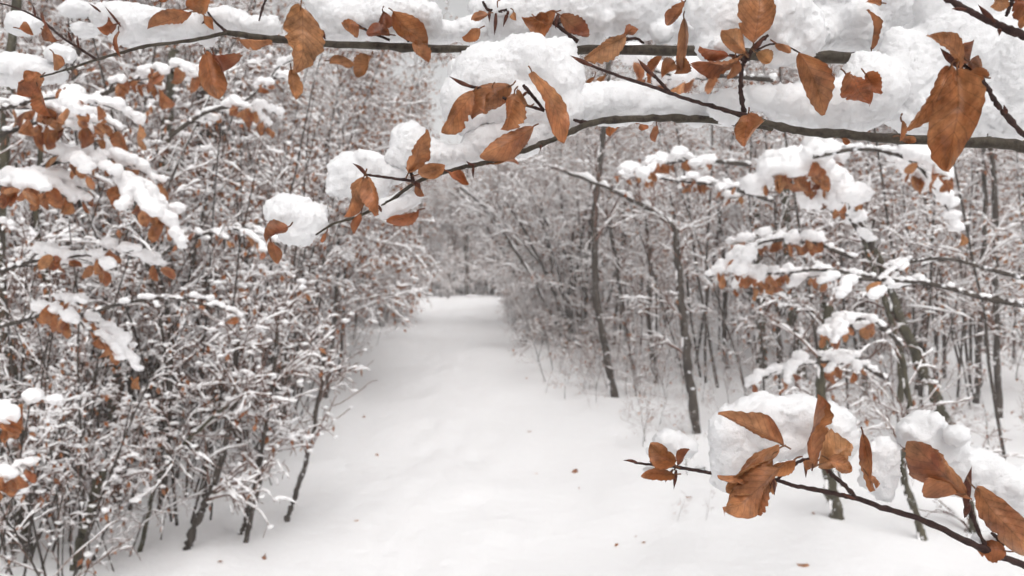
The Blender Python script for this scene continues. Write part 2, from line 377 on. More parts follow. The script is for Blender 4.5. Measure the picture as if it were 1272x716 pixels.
# ------------------------------------------------------------------ foreground branches, traced at their real distance
class Branch:
    def __init__(s, label, anchor, depth, seed, group='snow laden beech branches in the foreground'):
        s.d = depth; s.o = at(anchor[0], anchor[1], depth); s.rng = np.random.default_rng(seed)
        s.e = thing('beech_branch', label, 'branch', s.o, group)
    def w(s, px, d=None): return px * (s.d if d is None else d) / F
    def tube(s, name, pts, widths, d=None, mat=None, knob=0.0, sides=9):
        """pts [(px,py[,dz])], widths in px"""
        d = s.d if d is None else d
        P = np.array([at(p[0], p[1], d + (p[2] if len(p) > 2 else 0)) for p in pts]); m = max(8, 6 * len(pts))
        Wd = np.interp(np.linspace(0, 1, m), np.linspace(0, 1, len(pts)), widths) * d / F / 2
        S = smooth_poly(P, m)
        S[1:-1] += s.rng.normal(0, 0.12, (m - 2, 3)) * Wd[1:-1, None]
        Wd = Wd * (1 + s.rng.normal(0, 0.05 + knob, m)) * np.where(s.rng.random(m) < 0.12, 1.25, 1)
        V, Q, T = tubes(S[None], Wd[None], sides)
        return obj(name, mesh_np(name, V - s.o, Q, T, mat or BARK_FG), s.e)
    def stem(s, pts, widths, **k): s.st = s.tube('stem', pts, widths, **k); return s.st
    def twig(s, pts, widths, **k):
        k.setdefault('mat', BARK_FG_RED); return s.tube('twig', pts, widths, sides=7, **k)
    def bud(s, p0, p1, w, d=None):
        d = s.d if d is None else d; d -= 0.002
        P = smooth_poly(np.array([at(*p0, d), (at(*p0, d) + at(*p1, d)) / 2 + s.rng.normal(0, 0.0006, 3), at(*p1, d)]), 7)
        R = np.array([0.45, 0.8, 1, 0.95, 0.7, 0.35, 0.04]) * w * d / F / 2
        V, Q, T = tubes(P[None], R[None], 8); obj('bud', mesh_np('bud', V - s.o, Q, T, BUD), s.e)
    def leaf(s, p0, p1, w, d=None, **k):
        d = s.d - 0.014 if d is None else d
        L = math.hypot(p1[0] - p0[0], p1[1] - p0[1]) * d / F
        tilt = k.pop('tilt', s.rng.uniform(-0.35, 0.35))
        k.setdefault('bow', s.rng.uniform(0.03, 0.13)); k.setdefault('cup', s.rng.uniform(0.25, 0.7)); k.setdefault('twist', s.rng.uniform(0.2, 1.2)); k.setdefault('roll', s.rng.uniform(-0.75, 0.75)); k.setdefault('crinkle', 1.25)
        k.setdefault('stalk', 0.006)
        V, Q, uv = leaf_arrays(at(*p0, d), at(p1[0], p1[1], d + tilt * L), w * d / F * 0.92, s.rng, **k)
        return obj('leaf', mesh_np('leaf', V - s.o, Q, None, LEAF, True, uv), s.e)
    def snow(s, ell, d=None, dz=0.022, voxel=0.0026, fat=0.85, grains=None):
        d = s.d if d is None else d
        cs, rs = [], []
        for e in ell:
            px, py, rx, ry = e[:4]; z = e[4] if len(e) > 4 else 0.0
            rd = fat * math.sqrt(rx * ry) * d / F
            cs.append(at(px, py, d + dz + z)); rs.append((rx * d / F, rd, ry * d / F))
            for _ in range(3):      # small shoulders so that the outline is uneven
                a = s.rng.uniform(0, 2 * math.pi); q = s.rng.uniform(0.22, 0.4)
                cs.append(at(px + math.cos(a) * rx * 0.78, py - math.sin(a) * ry * 0.78, d + dz + z + s.rng.normal() * rd * 0.4)); rs.append(tuple(q * math.sqrt(rx * ry) * d / F * np.array([1.1, 1, 1])))
        area = sum(r[0] * r[2] for r in rs)
        g = int(min(9000, 1.5e6 * area)) if grains is None else grains
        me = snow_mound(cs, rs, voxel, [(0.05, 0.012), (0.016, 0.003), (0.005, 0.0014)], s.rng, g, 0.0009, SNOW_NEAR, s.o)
        return obj('snow_cap', me, s.e)

# --- A: upper branch across the top
A = Branch('long horizontal beech branch along the top edge, deepest snow piled on it', (1270, 96), 0.86, 11)
A.stem([(2900, 330, 0.3), (2300, 240, 0.15), (1800, 180), (1500, 138), (1310, 112), (1200, 92), (1080, 74), (1000, 71), (900, 66), (780, 62), (680, 62), (590, 62), (500, 59), (400, 54), (330, 47), (283, 41)], [40, 34, 28, 23, 19, 17, 15, 14, 13, 12, 11, 10, 9, 8, 8, 7])
A.twig([(283, 41), (235, 51), (185, 57), (150, 66), (118, 75), (85, 86), (50, 96)], [5, 4.2, 4, 3.6, 3.2, 2.6, 2], mat=BARK_FG)
A.twig([(120, 74), (98, 60), (75, 45), (50, 24), (20, 10), (-6, 3)], [3.4, 3.2, 3, 2.6, 2.2, 1.8])
A.twig([(283, 41), (268, 28), (258, 15)], [4, 3, 2.4])
A.twig([(484, 50), (460, 40), (438, 28), (418, 14)], [3.4, 3.2, 3, 2])
A.twig([(508, 52), (494, 30), (486, 14), (484, -6)], [3.6, 3.4, 3, 2.6])
A.twig([(718, 52), (700, 38), (685, 27), (672, 21)], [6, 5, 4, 3])
A.twig([(640, 13), (620, 14), (606, 12), (600, 2)], [5, 4.5, 4, 3])
A.twig([(695, 30), (694, 16), (690, 4), (686, -8)], [5, 5, 4.5, 4])
A.twig([(775, 50), (790, 48), (800, 54)], [4, 3.5, 3])
A.twig([(1020, 20), (1000, 10), (980, 2), (965, -6)], [9, 9, 8, 7], mat=BARK_FG, d=0.93)
A.twig([(332, -4), (326, 10), (322, 26)], [3, 3, 2])
for a, b, w in [((44, 22), (41, 6), 3), ((89, 52), (84, 38), 3), ((98, 60), (96, 44), 3), ((150, 33), (130, 8), 3.2), ((125, 15), (110, 4), 3), ((262, 24), (250, 30), 5),
                ((608, 14), (608, 28), 4), ((616, 16), (614, 44), 5), ((632, 14), (625, 34), 5), ((693, 18), (690, 36), 6), ((401, 38), (405, 50), 5)]:
    A.bud(a, b, w)
A.snow([(20, 88, 50, 22), (60, 92, 25, 14), (-20, 90, 40, 22)], d=0.95)
A.snow([(150, 22, 38, 20), (188, 30, 42, 24), (232, 34, 48, 20), (165, 45, 30, 14), (280, 24, 34, 15), (322, 33, 28, 14)])
A.snow([(100, 12, 28, 10, 0.03), (110, 36, 22, 10, 0.03), (30, 30, 22, 16, 0.03), (75, 68, 22, 12, 0.02)], d=0.92)
A.snow([(404, 2, 28, 18), (440, 24, 44, 26), (492, 20, 52, 30), (540, 40, 40, 18), (585, 36, 28, 20), (460, -4, 50, 20), (425, 40, 40, 10)])
A.snow([(620, 20, 38, 30), (655, 10, 50, 42), (720, 6, 62, 46), (790, 4, 60, 48), (840, 20, 40, 36), (760, -20, 80, 30)], fat=0.7)
A.snow([(870, 30, 40, 36), (930, 26, 60, 40), (1000, 34, 60, 30), (1060, 34, 52, 36), (1100, 6, 50, 40), (1040, -10, 70, 30)], dz=0.03, fat=0.7)
A.snow([(1420, 92, 90, 40), (1560, 112, 90, 42), (1700, 128, 90, 44)], dz=0.02, voxel=0.004)
A.snow([(1160, 54, 60, 40), (1230, 60, 60, 50), (1290, 70, 40, 50)], dz=0.03, fat=0.7)
A.leaf((374, 8), (364, 92), 56, d=0.80, cup=0.12, roll=0.15, tilt=0.1)
A.leaf((362, 86), (368, 124), 18, d=0.805, cup=0.3)
A.leaf((256, 66), (270, 122), 35, cup=0.2, roll=-0.1)
A.leaf((266, 68), (276, 90), 20)
A.leaf((236, 16), (184, 33), 27, cup=0.2)
A.leaf((232, 10), (262, -4), 26, tilt=0.1)
A.leaf((254, 20), (265, 37), 11); A.leaf((198, 2), (214, -4), 14)
A.leaf((148, 39), (151, 71), 11, cup=0.5); A.leaf((142, 30), (122, 36), 22); A.leaf((55, 38), (72, 50), 22); A.leaf((24, 36), (42, 44), 10); A.leaf((66, 66), (80, 80), 14, d=0.9)
A.leaf((52, 94), (22, 118), 24, d=0.92); A.leaf((47, 108), (64, 146), 17, d=0.92, cup=0.5); A.leaf((30, 100), (46, 92), 16, d=0.91)
A.leaf((295, 47), (338, 51), 13, roll=0.8); A.leaf((476, 14), (474, 38), 17); A.leaf((484, 43), (455, 42), 18)
A.leaf((488, 15), (531, 56), 30, cup=0.4, twist=0.6); A.leaf((512, 52), (534, 76), 17); A.leaf((446, 34), (424, 28), 17)
A.leaf((410, 76), (440, 80), 15, d=0.9); A.leaf((460, 70), (442, 96), 19, d=0.9)
A.leaf((606, 18), (586, 25), 11, d=0.82); A.leaf((596, 36), (575, 49), 12, d=0.82); A.leaf((618, 2), (620, -14), 10); A.leaf((637, 16), (642, 26), 8)
A.leaf((690, 14), (648, 22), 21, d=0.83); A.leaf((666, 22), (682, 33), 15, d=0.835); A.leaf((696, 19), (733, 43), 23, d=0.83, cup=0.15)
A.leaf((778, 44), (726, 74), 20, d=0.84, tilt=0.1); A.leaf((772, 44), (792, 38), 15, d=0.84); A.leaf((775, 52), (768, 62), 8)
A.leaf((820, 68), (808, 104), 18, d=0.92); A.leaf((838, 78), (822, 98), 20, d=0.92); A.leaf((738, 96), (732, 112), 11, d=0.98); A.leaf((752, 94), (748, 110), 9, d=0.98)
A.leaf((1082, 62), (1078, 12), 15, d=0.84, roll=1.0); A.leaf((1096, 4), (1078, 2), 12, d=0.84)

# --- B: middle branch from the right edge
B = Branch('long beech branch from right edge rising leftward to a bare pointed twig', (1270, 180), 0.70, 22)
B.stem([(2900, 300, 0.3), (2300, 235, 0.15), (1800, 205), (1500, 190), (1310, 183), (1230, 178), (1130, 173), (1060, 168), (1000, 163), (960, 155), (930, 146)], [34, 28, 22, 18, 15, 13.5, 12, 11, 10, 8.5, 7], d=0.70)
B.twig([(930, 146), (890, 134), (850, 122), (810, 108), (770, 95), (730, 80)], [6.5, 5, 4.6, 4.2, 4, 3.6])
B.bud((735, 82), (708, 69), 6)
B.twig([(833, 117), (818, 100), (806, 88)], [4.5, 4.2, 4]); B.bud((812, 95), (792, 73), 6.5)
B.twig([(925, 140), (921, 120), (920, 105), (923, 82), (930, 70), (940, 56), (954, 44)], [6, 6, 6, 6.5, 7, 6, 4], knob=0.12)
B.twig([(940, 62), (958, 55), (976, 57), (994, 66)], [3, 2.2, 2, 2])
B.twig([(924, 76), (914, 70), (904, 68)], [4, 3, 2.2])
B.bud((936, 62), (950, 46), 7); B.bud((928, 72), (922, 58), 5)
B.snow([(1400, 150, 90, 40), (1540, 158, 90, 40), (1690, 165, 90, 40)], dz=0.02, voxel=0.004)
B.snow([(880, 12, 30, 30), (905, 30, 46, 36), (890, 58, 30, 26), (960, 20, 52, 42), (1002, 40, 26, 36), (930, -15, 80, 25), (975, 62, 30, 22)], dz=0.02)
B.snow([(905, 132, 24, 18), (945, 122, 24, 16), (985, 132, 40, 26), (1030, 128, 45, 34), (1080, 112, 46, 48), (1040, 152, 60, 12)], dz=0.03)
B.snow([(1135, 90, 50, 62), (1190, 60, 70, 60), (1250, 70, 60, 80), (1180, 130, 80, 38), (1150, 150, 50, 20), (1260, 140, 40, 34), (1200, 10, 70, 40)], dz=0.045, fat=0.6)
B.leaf((936, 54), (944, -10), 48, d=0.675, cup=0.25, twist=0.2, roll=0.1, tilt=0.0)
B.leaf((922, 70), (858, 80), 34, d=0.675, cup=0.3); B.leaf((924, 66), (896, 38), 28, d=0.67); B.leaf((905, 70), (868, 60), 22, d=0.68)
B.leaf((912, 72), (906, 98), 16, d=0.685); B.leaf((940, 66), (956, 78), 17, d=0.685); B.leaf((964, 54), (982, 66), 12, d=0.68)
B.leaf((992, 66), (1028, 142), 37, d=0.665, cup=0.3, roll=0.2, bow=0.1, stalk=0)
B.leaf((850, 2), (828, 32), 17, d=0.76); B.leaf((850, 22), (846, 88), 18, d=0.74); B.leaf((846, 66), (838, 92), 18, d=0.75)
B.leaf((929, 142), (924, 182), 33, d=0.69, roll=0.2)
B.leaf((1050, 92), (1080, 130), 38, d=0.675, cup=0.4, tilt=0.2); B.leaf((1075, 92), (1094, 118), 16, d=0.69)
B.leaf((1118, 172), (1138, 176), 11, d=0.69); B.leaf((1046, 172), (1056, 178), 8, d=0.7)
B.leaf((760, 150), (758, 170), 14, d=0.85); B.leaf((815, 157), (812, 176), 13, d=0.83); B.leaf((800, 150), (796, 162), 10, d=0.85)

# --- F: twigs at the right edge in front of the big snow pile
Fb = Branch('dark knobbly twig at right edge with the largest hanging brown leaf', (1275, 172), 0.60, 33)
Fb.stem([(1500, 300, 0.06), (1400, 250, 0.03), (1340, 215), (1300, 190), (1270, 166), (1252, 146), (1240, 132), (1228, 112), (1216, 96), (1200, 84), (1188, 76)], [10, 9, 8, 6.5, 6.5, 6.5, 6, 6, 6, 5, 4], mat=BARK_FG_RED, knob=0.12)
Fb.bud((1192, 84), (1168, 60), 9); Fb.bud((1250, 142), (1247, 130), 6); Fb.bud((1196, 84), (1180, 70), 6)
Fb.leaf((1190, 86), (1178, 214), 58, cup=0.3, bow=0.06, roll=0.1, twist=0.7, crinkle=1.5, tilt=0.05, d=0.585)
Fb.leaf((1182, 82), (1126, 164), 38, cup=0.35, roll=0.3, d=0.59, tilt=0.0)
Fb.leaf((1194, 84), (1154, 44), 28, cup=0.5, d=0.588, crinkle=1.6); Fb.leaf((1192, 74), (1206, 52), 22, cup=0.5, d=0.592, crinkle=1.5)
Fb.leaf((1204, 76), (1228, 94), 26, cup=0.7, d=0.59, crinkle=1.5); Fb.leaf((1222, 94), (1206, 88), 14, cup=0.6, d=0.585)
Fb.leaf((1120, 150), (1118, 176), 5, d=0.6, roll=0.9)
G = Branch('bare purplish twig crossing the upper right corner', (1280, 50), 0.57, 34)
G.stem([(2400, 420, 0.2), (1900, 260, 0.1), (1600, 160), (1420, 98), (1310, 60), (1272, 45), (1245, 34), (1220, 22), (1196, 10), (1170, -6)], [20, 17, 14, 12, 10, 9.5, 9, 8, 7.5, 7], mat=BARK_FG_RED)
G.bud((1236, 28), (1215, 6), 7); G.bud((1200, 12), (1182, 11), 5); G.bud((1240, 36), (1241, 45), 5)
G.twig([(1262, -10), (1256, 4), (1250, 20)], [6, 6, 4])
G.leaf((1250, -4), (1232, 10), 26); G.leaf((1262, 0), (1284, 24), 26); G.leaf((1272, 14), (1268, 36), 12)

# --- Cb: middle-left branch sloping down to the left
Cb = Branch('slender branch sloping down to the left under the big rounded snow heap', (880, 149), 0.74, 44)
Cb.stem([(960, 158), (880, 149), (830, 147), (780, 148), (735, 153), (700, 168), (680, 176), (650, 188), (620, 198), (590, 205), (560, 212), (535, 219), (510, 231), (490, 246), (470, 257), (440, 271), (415, 278), (392, 292)],
        [10, 9.5, 9, 8.5, 8, 7, 6.5, 6.5, 6, 5.5, 5.2, 5, 4.6, 4.2, 4, 3.4, 3, 2.2])
Cb.twig([(735, 154), (722, 152), (712, 149)], [6, 5, 3])
Cb.twig([(676, 138), (650, 130), (625, 122), (600, 112), (580, 106)], [3.4, 3.6, 3.8, 4, 3.6], d=0.695); Cb.bud((585, 108), (558, 95), 5.5, d=0.695)
Cb.twig([(676, 138), (665, 124), (655, 112), (650, 106)], [4, 4, 4.5, 4], d=0.695); Cb.bud((655, 114), (648, 122), 4, d=0.695)
Cb.twig([(515, 225), (490, 222), (468, 219), (452, 217)], [3.8, 3.4, 3, 3], d=0.72); Cb.bud((455, 218), (438, 203), 5, d=0.72)
Cb.twig([(513, 227), (511, 216), (505, 208)], [5, 5, 3], d=0.73); Cb.bud((590, 205), (579, 200), 4); Cb.bud((588, 206), (588, 222), 3.5)
Cb.bud((515, 226), (522, 236), 6, d=0.73); Cb.bud((470, 255), (474, 264), 4, d=0.73); Cb.bud((672, 177), (671, 188), 3)
Cb.snow([(578, 128, 34, 40), (612, 96, 52, 46), (655, 82, 54, 38), (694, 96, 34, 44), (700, 136, 28, 36), (640, 128, 50, 36)], dz=0.016, fat=0.75)
Cb.snow([(605, 178, 30, 24), (640, 170, 42, 26), (672, 158, 30, 22), (585, 190, 24, 14)], dz=0.016, fat=0.6)
Cb.snow([(730, 130, 38, 26), (770, 124, 44, 24), (815, 130, 48, 18), (860, 136, 44, 18), (905, 146, 30, 14), (770, 145, 50, 12)], dz=0.022, fat=0.7)
Cb.snow([(510, 178, 22, 26), (528, 190, 28, 22), (560, 196, 34, 16), (500, 196, 18, 16)], dz=0.024)
Cb.snow([(436, 214, 26, 24), (460, 208, 24, 18), (482, 218, 24, 14), (422, 230, 20, 20), (455, 232, 28, 20)], dz=0.026)
Cb.snow([(490, 254, 26, 14), (505, 246, 20, 10), (478, 260, 12, 12)], dz=0.006, fat=0.6)
Cb.snow([(362, 262, 30, 22), (385, 272, 28, 22), (372, 290, 24, 16), (395, 264, 18, 14)], dz=0.012)
Cb.leaf((588, 114), (549, 166), 27, d=0.69, cup=0.3); Cb.leaf((634, 106), (586, 148), 38, d=0.692, cup=0.35, crinkle=1.3); Cb.leaf((612, 110), (600, 140), 24, d=0.689)
Cb.leaf((640, 116), (626, 162), 24, d=0.69, twist=0.9); Cb.leaf((655, 130), (640, 132), 24, d=0.694)
Cb.leaf((660, 90), (701, 179), 33, d=0.685, cup=0.25, roll=0.3, bow=0.05); Cb.leaf((662, 158), (596, 196), 30, d=0.70, cup=0.3, roll=-0.2); Cb.leaf((648, 182), (620, 194), 16, d=0.71)
Cb.leaf((508, 214), (530, 161), 30, d=0.715, cup=0.3); Cb.leaf((520, 216), (553, 205), 22, d=0.715, cup=0.4); Cb.leaf((558, 214), (583, 229), 14, d=0.73); Cb.leaf((612, 204), (644, 205), 14, d=0.74, roll=0.5)
Cb.leaf((452, 220), (431, 270), 25, d=0.71, cup=0.3); Cb.leaf((456, 219), (468, 268), 25, d=0.705, cup=0.3); Cb.leaf((447, 266), (439, 290), 10, d=0.72)
Cb.leaf((516, 230), (527, 244), 10, d=0.73); Cb.leaf((520, 261), (480, 276), 17, d=0.735, roll=0.5); Cb.leaf((508, 268), (488, 280), 8, d=0.735)
Cb.leaf((357, 282), (330, 300), 24, d=0.715, cup=0.3); Cb.leaf((336, 300), (344, 328), 17, d=0.715); Cb.leaf((404, 290), (400, 302), 6, d=0.74)

# --- D: lower right branch
D = Branch('lower right branch with curled brown leaf bunch under a snow heap', (1272, 703), 0.66, 55)
D.stem([(2600, 1250, 0.3), (2000, 1010, 0.15), (1600, 845), (1420, 768), (1310, 720), (1272, 703), (1235, 688), (1200, 672), (1150, 648), (1100, 632), (1065, 620), (1040, 614), (1010, 608), (985, 603), (962, 596)], [24, 18, 14, 11, 9.5, 9, 8.5, 8, 7.5, 7, 6.5, 6, 5.5, 5.2, 5], mat=BARK_FG_RED)
D.twig([(1064, 619), (1050, 604), (1034, 590), (1022, 578)], [5.5, 5, 5.5, 5], knob=0.12); D.twig([(964, 597), (970, 592), (992, 574), (1008, 570)], [4.5, 4, 4, 4])
D.twig([(1228, 684), (1216, 662), (1208, 642), (1202, 624)], [5.5, 5.5, 6, 6], knob=0.12); D.twig([(1246, 678), (1238, 668), (1232, 662)], [4, 4, 4], knob=0.1)
D.bud((1200, 630), (1207, 580), 10, d=0.65); D.bud((1204, 626), (1198, 644), 8, d=0.65); D.bud((1000, 570), (1001, 594), 4.5); D.bud((1024, 578), (1028, 590), 5); D.bud((1062, 620), (1044, 612), 3.5)
D.bud((962, 594), (954, 616), 5, d=0.64); D.bud((960, 594), (962, 616), 4, d=0.64); D.bud((1244, 676), (1246, 664), 5)
D.snow([(905, 540, 28, 34), (918, 570, 36, 34), (945, 520, 46, 32), (990, 516, 42, 30), (1030, 530, 32, 32), (1044, 548, 24, 30), (960, 548, 50, 26), (905, 596, 22, 16)], dz=0.014, fat=0.7)
D.snow([(1096, 566, 22, 26), (1086, 590, 20, 24), (1104, 594, 16, 20), (1100, 614, 14, 10)], dz=0.012, fat=0.7)
D.snow([(1145, 540, 30, 26), (1168, 556, 38, 26), (1210, 580, 46, 26), (1250, 602, 44, 30), (1290, 624, 40, 30), (1225, 604, 34, 18)], dz=0.016, fat=0.7)
D.snow([(1240, 665, 20, 8), (1222, 668, 14, 8)], dz=0.01)
D.leaf((974, 554), (892, 514), 26, d=0.635, cup=0.4, twist=0.6); D.leaf((968, 557), (892, 594), 38, d=0.632, cup=0.3); D.leaf((966, 582), (899, 636), 46, d=0.625, cup=0.3, roll=0.2)
D.leaf((958, 566), (902, 612), 32, d=0.630, cup=0.5); D.leaf((952, 590), (912, 632), 34, d=0.628, cup=0.4); D.leaf((988, 571), (954, 590), 18, d=0.635)
D.leaf((1010, 576), (1016, 490), 25, d=0.635, cup=0.6, bow=0.03, twist=0.9); D.leaf((1016, 572), (1002, 586), 16, d=0.64); D.leaf((1018, 577), (1060, 556), 34, d=0.64, cup=0.5, crinkle=1.4); D.leaf((1028, 570), (1058, 584), 22, d=0.638)
D.leaf((1072, 539), (1086, 610), 20, d=0.645, cup=0.5); D.leaf((1078, 590), (1090, 606), 14, d=0.643)
D.leaf((1200, 614), (1128, 548), 44, d=0.635, cup=0.3, roll=-0.2); D.leaf((1190, 612), (1150, 596), 22, d=0.632); D.leaf((1140, 562), (1122, 560), 10, d=0.64)
D.leaf((1212, 606), (1282, 692), 44, d=0.635, cup=0.2, stalk=0.01); D.leaf((1248, 684), (1212, 680), 24, d=0.66); D.leaf((958, 594), (960, 614), 10, d=0.64)
E = Branch('short separate twig tip with three small brown leaves, left of leaf bunch', (878, 587), 0.74, 66)
E.stem([(960, 596), (900, 590), (878, 587), (850, 582), (828, 579), (805, 577), (788, 575)], [5, 4.6, 4.4, 4, 3.6, 3.2, 2.6], mat=BARK_FG_RED); E.bud((792, 575), (774, 572), 4); E.bud((818, 578), (806, 573), 3.5)
E.bud((836, 583), (826, 600), 4); E.bud((840, 584), (837, 608), 5)
E.snow([(830, 548, 22, 16), (848, 556, 14, 12), (812, 560, 12, 10)], dz=0.02); E.snow([(812, 584, 14, 6)], dz=0.006); E.snow([(870, 582, 10, 5)], dz=0.006)
E.leaf((838, 576), (808, 550), 30, d=0.72, roll=0.1); E.leaf((842, 578), (856, 558), 13, d=0.725); E.leaf((838, 590), (796, 592), 17, d=0.725)

# ------------------------------------------------------------------ snowy boughs at two to three metres
LEAF_VARIANTS = []
def leaf_variants():
    rng = np.random.default_rng(5)
    for i in range(12):
        L = rng.uniform(0.055, 0.08)
        V, Q, uv = leaf_arrays((0, 0, 0), (0, 0, -L), L * rng.uniform(0.45, 0.62), rng, face=np.array([0, -1.0, 0]), nu=8, nv=4, cup=rng.uniform(0.2, 0.8), bow=rng.uniform(0.05, 0.2), twist=rng.uniform(0, 1.2), stalk=0.008)
        LEAF_VARIANTS.append(mesh_np('leaf', V, Q, None, LEAF, True, uv))
leaf_variants()

GL = 'snowy leafy boughs at the upper left'; GR = 'snowy leafy boughs at the right'
def bough(label, pts, depth, seed, width=6, twigs=8, tw_len=0.22, leaves=14, lump=0.035, group=None, extra=None, spread=0.35, droop=0.35, olive=False, heap=1.0):
    """pts: pixel polyline of the main stem (root first), each (px,py,depth offset)"""
    rng = np.random.default_rng(seed); depth *= 1.3; lump *= 0.62 if group == GL else 0.72; leaves = int(leaves * 1.4)
    P = np.array([at(p[0], p[1], depth + (p[2] if len(p) > 2 else 0)) for p in pts]); o = P[0].copy()
    e = thing('beech_bough', label, 'bough', o, group)
    S = smooth_poly(P, 14); W = np.linspace(1, 0.4, 14) * width * depth / F / 2
    V, Q, T = tubes(S[None], W[None], 7); obj('stem', mesh_np('stem', V - o, Q, T, BARK_OLIVE if olive else BARK), e)
    cs, rs = [], []
    def drift(line, r, step=0.02, p=0.85):
        n = max(2, int(np.linalg.norm(np.diff(line, axis=0), axis=1).sum() / step))
        for q in smooth_poly(line, n):
            if rng.random() < p:
                k = r * rng.uniform(0.6, 1.25); cs.append(q + np.array([rng.normal(0, r * 0.25), rng.normal(0, r * 0.25), k * 0.75])); rs.append((k * rng.uniform(0.9, 1.3), k * rng.uniform(0.9, 1.3), k * rng.uniform(0.6, 0.95)))
    drift(S, lump * 0.55 * heap, p=0.8)
    spots = []
    for i in range(twigs):
        t = rng.uniform(0.15, 1.0) if i else 1.0; k = min(12, int(t * 13)); p = S[k]; tan = norm(S[k + 1] - S[k])
        lat = norm(np.cross(tan, [0, 0, 1.0])) * (1 if i % 2 else -1)
        dr = norm(tan * 0.8 + lat * rng.uniform(0.3, 1.0) + np.array([0, 0, rng.uniform(-0.1, 0.35)]))
        L = tw_len * rng.uniform(0.5, 1.2)
        line = np.array([p + dr * L * u + np.array([0, 0, -droop * L * u * u]) + rng.normal(0, 0.006, 3) * (u > 0) for u in (0, 0.35, 0.7, 1.0)])
        s2 = smooth_poly(line, 8); r2 = np.linspace(1, 0.45, 8) * max(0.0016, width * depth / F / 2 * 0.42)
        V, Q, T = tubes(s2[None], r2[None], 5); obj('twig', mesh_np('twig', V - o, Q, T, BARK), e)
        drift(line[1:], lump * heap, step=lump * 0.8, p=0.9); spots += [s2[j] for j in (3, 4, 5, 6, 7, 7)]
    rng.shuffle(spots)
    for i in range(min(leaves, len(spots))):
        lf = obj('leaf', LEAF_VARIANTS[rng.integers(12)], e, loc=spots[i] - o + np.array([0, -lump * 0.5, -0.004]))
        lf.rotation_euler = (rng.normal(0, 0.45), rng.normal(0, 0.45), rng.uniform(-0.9, 0.9)); lf.scale = [rng.uniform(0.65, 1.0)] * 3
    if cs:
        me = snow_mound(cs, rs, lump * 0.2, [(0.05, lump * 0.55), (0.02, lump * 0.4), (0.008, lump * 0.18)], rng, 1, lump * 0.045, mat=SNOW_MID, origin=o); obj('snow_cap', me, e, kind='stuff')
    return e
bough('highest leafy bough at left edge, just below the top branch', [(-40, 150), (30, 128), (80, 120)], 1.7, 101, twigs=9, group=GL, lump=0.03)
bough('left edge bough with clustered leaves, second from the top', [(-50, 190), (20, 160), (60, 150), (100, 140)], 1.9, 102, twigs=10, group=GL, lump=0.034)
bough('leafy bough ending in a long drooping snow ridge, upper left', [(-30, 240), (60, 205), (110, 200), (150, 225)], 1.9, 103, twigs=12, leaves=18, group=GL, lump=0.036)
bough('snow capped bough hanging at the far left with copper leaves below', [(-60, 250), (-10, 232), (35, 226)], 1.8, 104, twigs=8, group=GL, lump=0.036)
bough('thin bough carrying small white lumps beneath the top branch, near leaf pair', [(120, 120), (170, 100), (215, 88)], 2.1, 105, twigs=8, tw_len=0.18, group=GL, lump=0.028)
bough('snowy bough behind the two single hanging leaves at upper left', [(210, 170), (255, 140), (300, 128), (345, 92)], 2.6, 106, twigs=9, group=GL, lump=0.03, leaves=10)
bough('left bough sloping across with orange leaf at its middle', [(-40, 352), (40, 325), (100, 318), (140, 315)], 2.0, 107, twigs=7, group=GL, lump=0.032, leaves=10)
bough('bare straight bough topped with a smooth snow strip, left thicket', [(100, 392), (150, 378), (205, 370), (260, 380)], 2.8, 108, twigs=4, group=GL, lump=0.028, leaves=2)
bough('low left bough with russet drooping leaves over greenish stems', [(-30, 415), (40, 395), (80, 385), (110, 410)], 2.1, 109, twigs=7, group=GL, lump=0.03, leaves=12)
bough('snow lump with brown leaf poking in at the left edge, halfway down', [(-60, 520), (-20, 510), (10, 505)], 1.5, 110, twigs=6, tw_len=0.09, group=GL, lump=0.03, leaves=6)
bough('snow heavy bough low at left edge beside pale olive stem', [(-50, 610), (-15, 598), (12, 585)], 1.9, 111, twigs=6, tw_len=0.12, group=GL, lump=0.03, leaves=5)
bough('bough with small copper leaves left of the snow covered branch tip', [(180, 330), (230, 300), (280, 285), (320, 290)], 3.4, 112, twigs=8, group=GL, lump=0.03, leaves=10)

bough('biggest snow clump at right with ring of brown leaves underneath', [(1075, 300), (1040, 250), (1000, 215), (965, 215)], 2.4, 121, twigs=13, leaves=20, lump=0.07, group=GR, heap=1.15)
bough('round snow balls above copper leaves right of the biggest clump', [(1085, 310), (1060, 260), (1045, 225), (1030, 205)], 2.5, 122, twigs=9, leaves=14, lump=0.062, group=GR)
bough('snow bough drooping beneath the long right branch, ending in a white lump', [(1010, 195), (1070, 185), (1120, 195), (1150, 215)], 2.2, 123, twigs=6, leaves=8, lump=0.04, group=GR)
bough('middle right bough with small leaves facing the path', [(1060, 320), (1000, 300), (950, 300), (920, 320)], 2.8, 124, twigs=10, leaves=18, lump=0.036, group=GR)
bough('lower bough of the right leaf cluster, reaching left to open snow', [(1090, 345), (1020, 335), (960, 340), (900, 335)], 3.0, 125, twigs=10, leaves=18, lump=0.038, group=GR)
bough('dark straight branch with a smooth snow strip running to the right edge', [(1310, 384), (1230, 372), (1150, 352), (1040, 346)], 2.2, 126, width=9, twigs=3, leaves=0, lump=0.026, tw_len=0.15, group=GR)
bough('thin dark branch at right edge above the snow striped one', [(1300, 352), (1240, 338), (1180, 322), (1130, 325)], 2.6, 127, width=7, twigs=4, leaves=2, lump=0.016, group=GR)
bough('snow topped bough with hanging leaves low at right, above trunks', [(1100, 470), (1060, 450), (1020, 450), (985, 455)], 3.2, 128, twigs=8, leaves=12, lump=0.04, group=GR)
bough('right bough with few leaves between leaning stem and cluster', [(1120, 430), (1095, 405), (1070, 395), (1045, 405)], 3.0, 129, twigs=8, leaves=12, lump=0.036, group=GR)
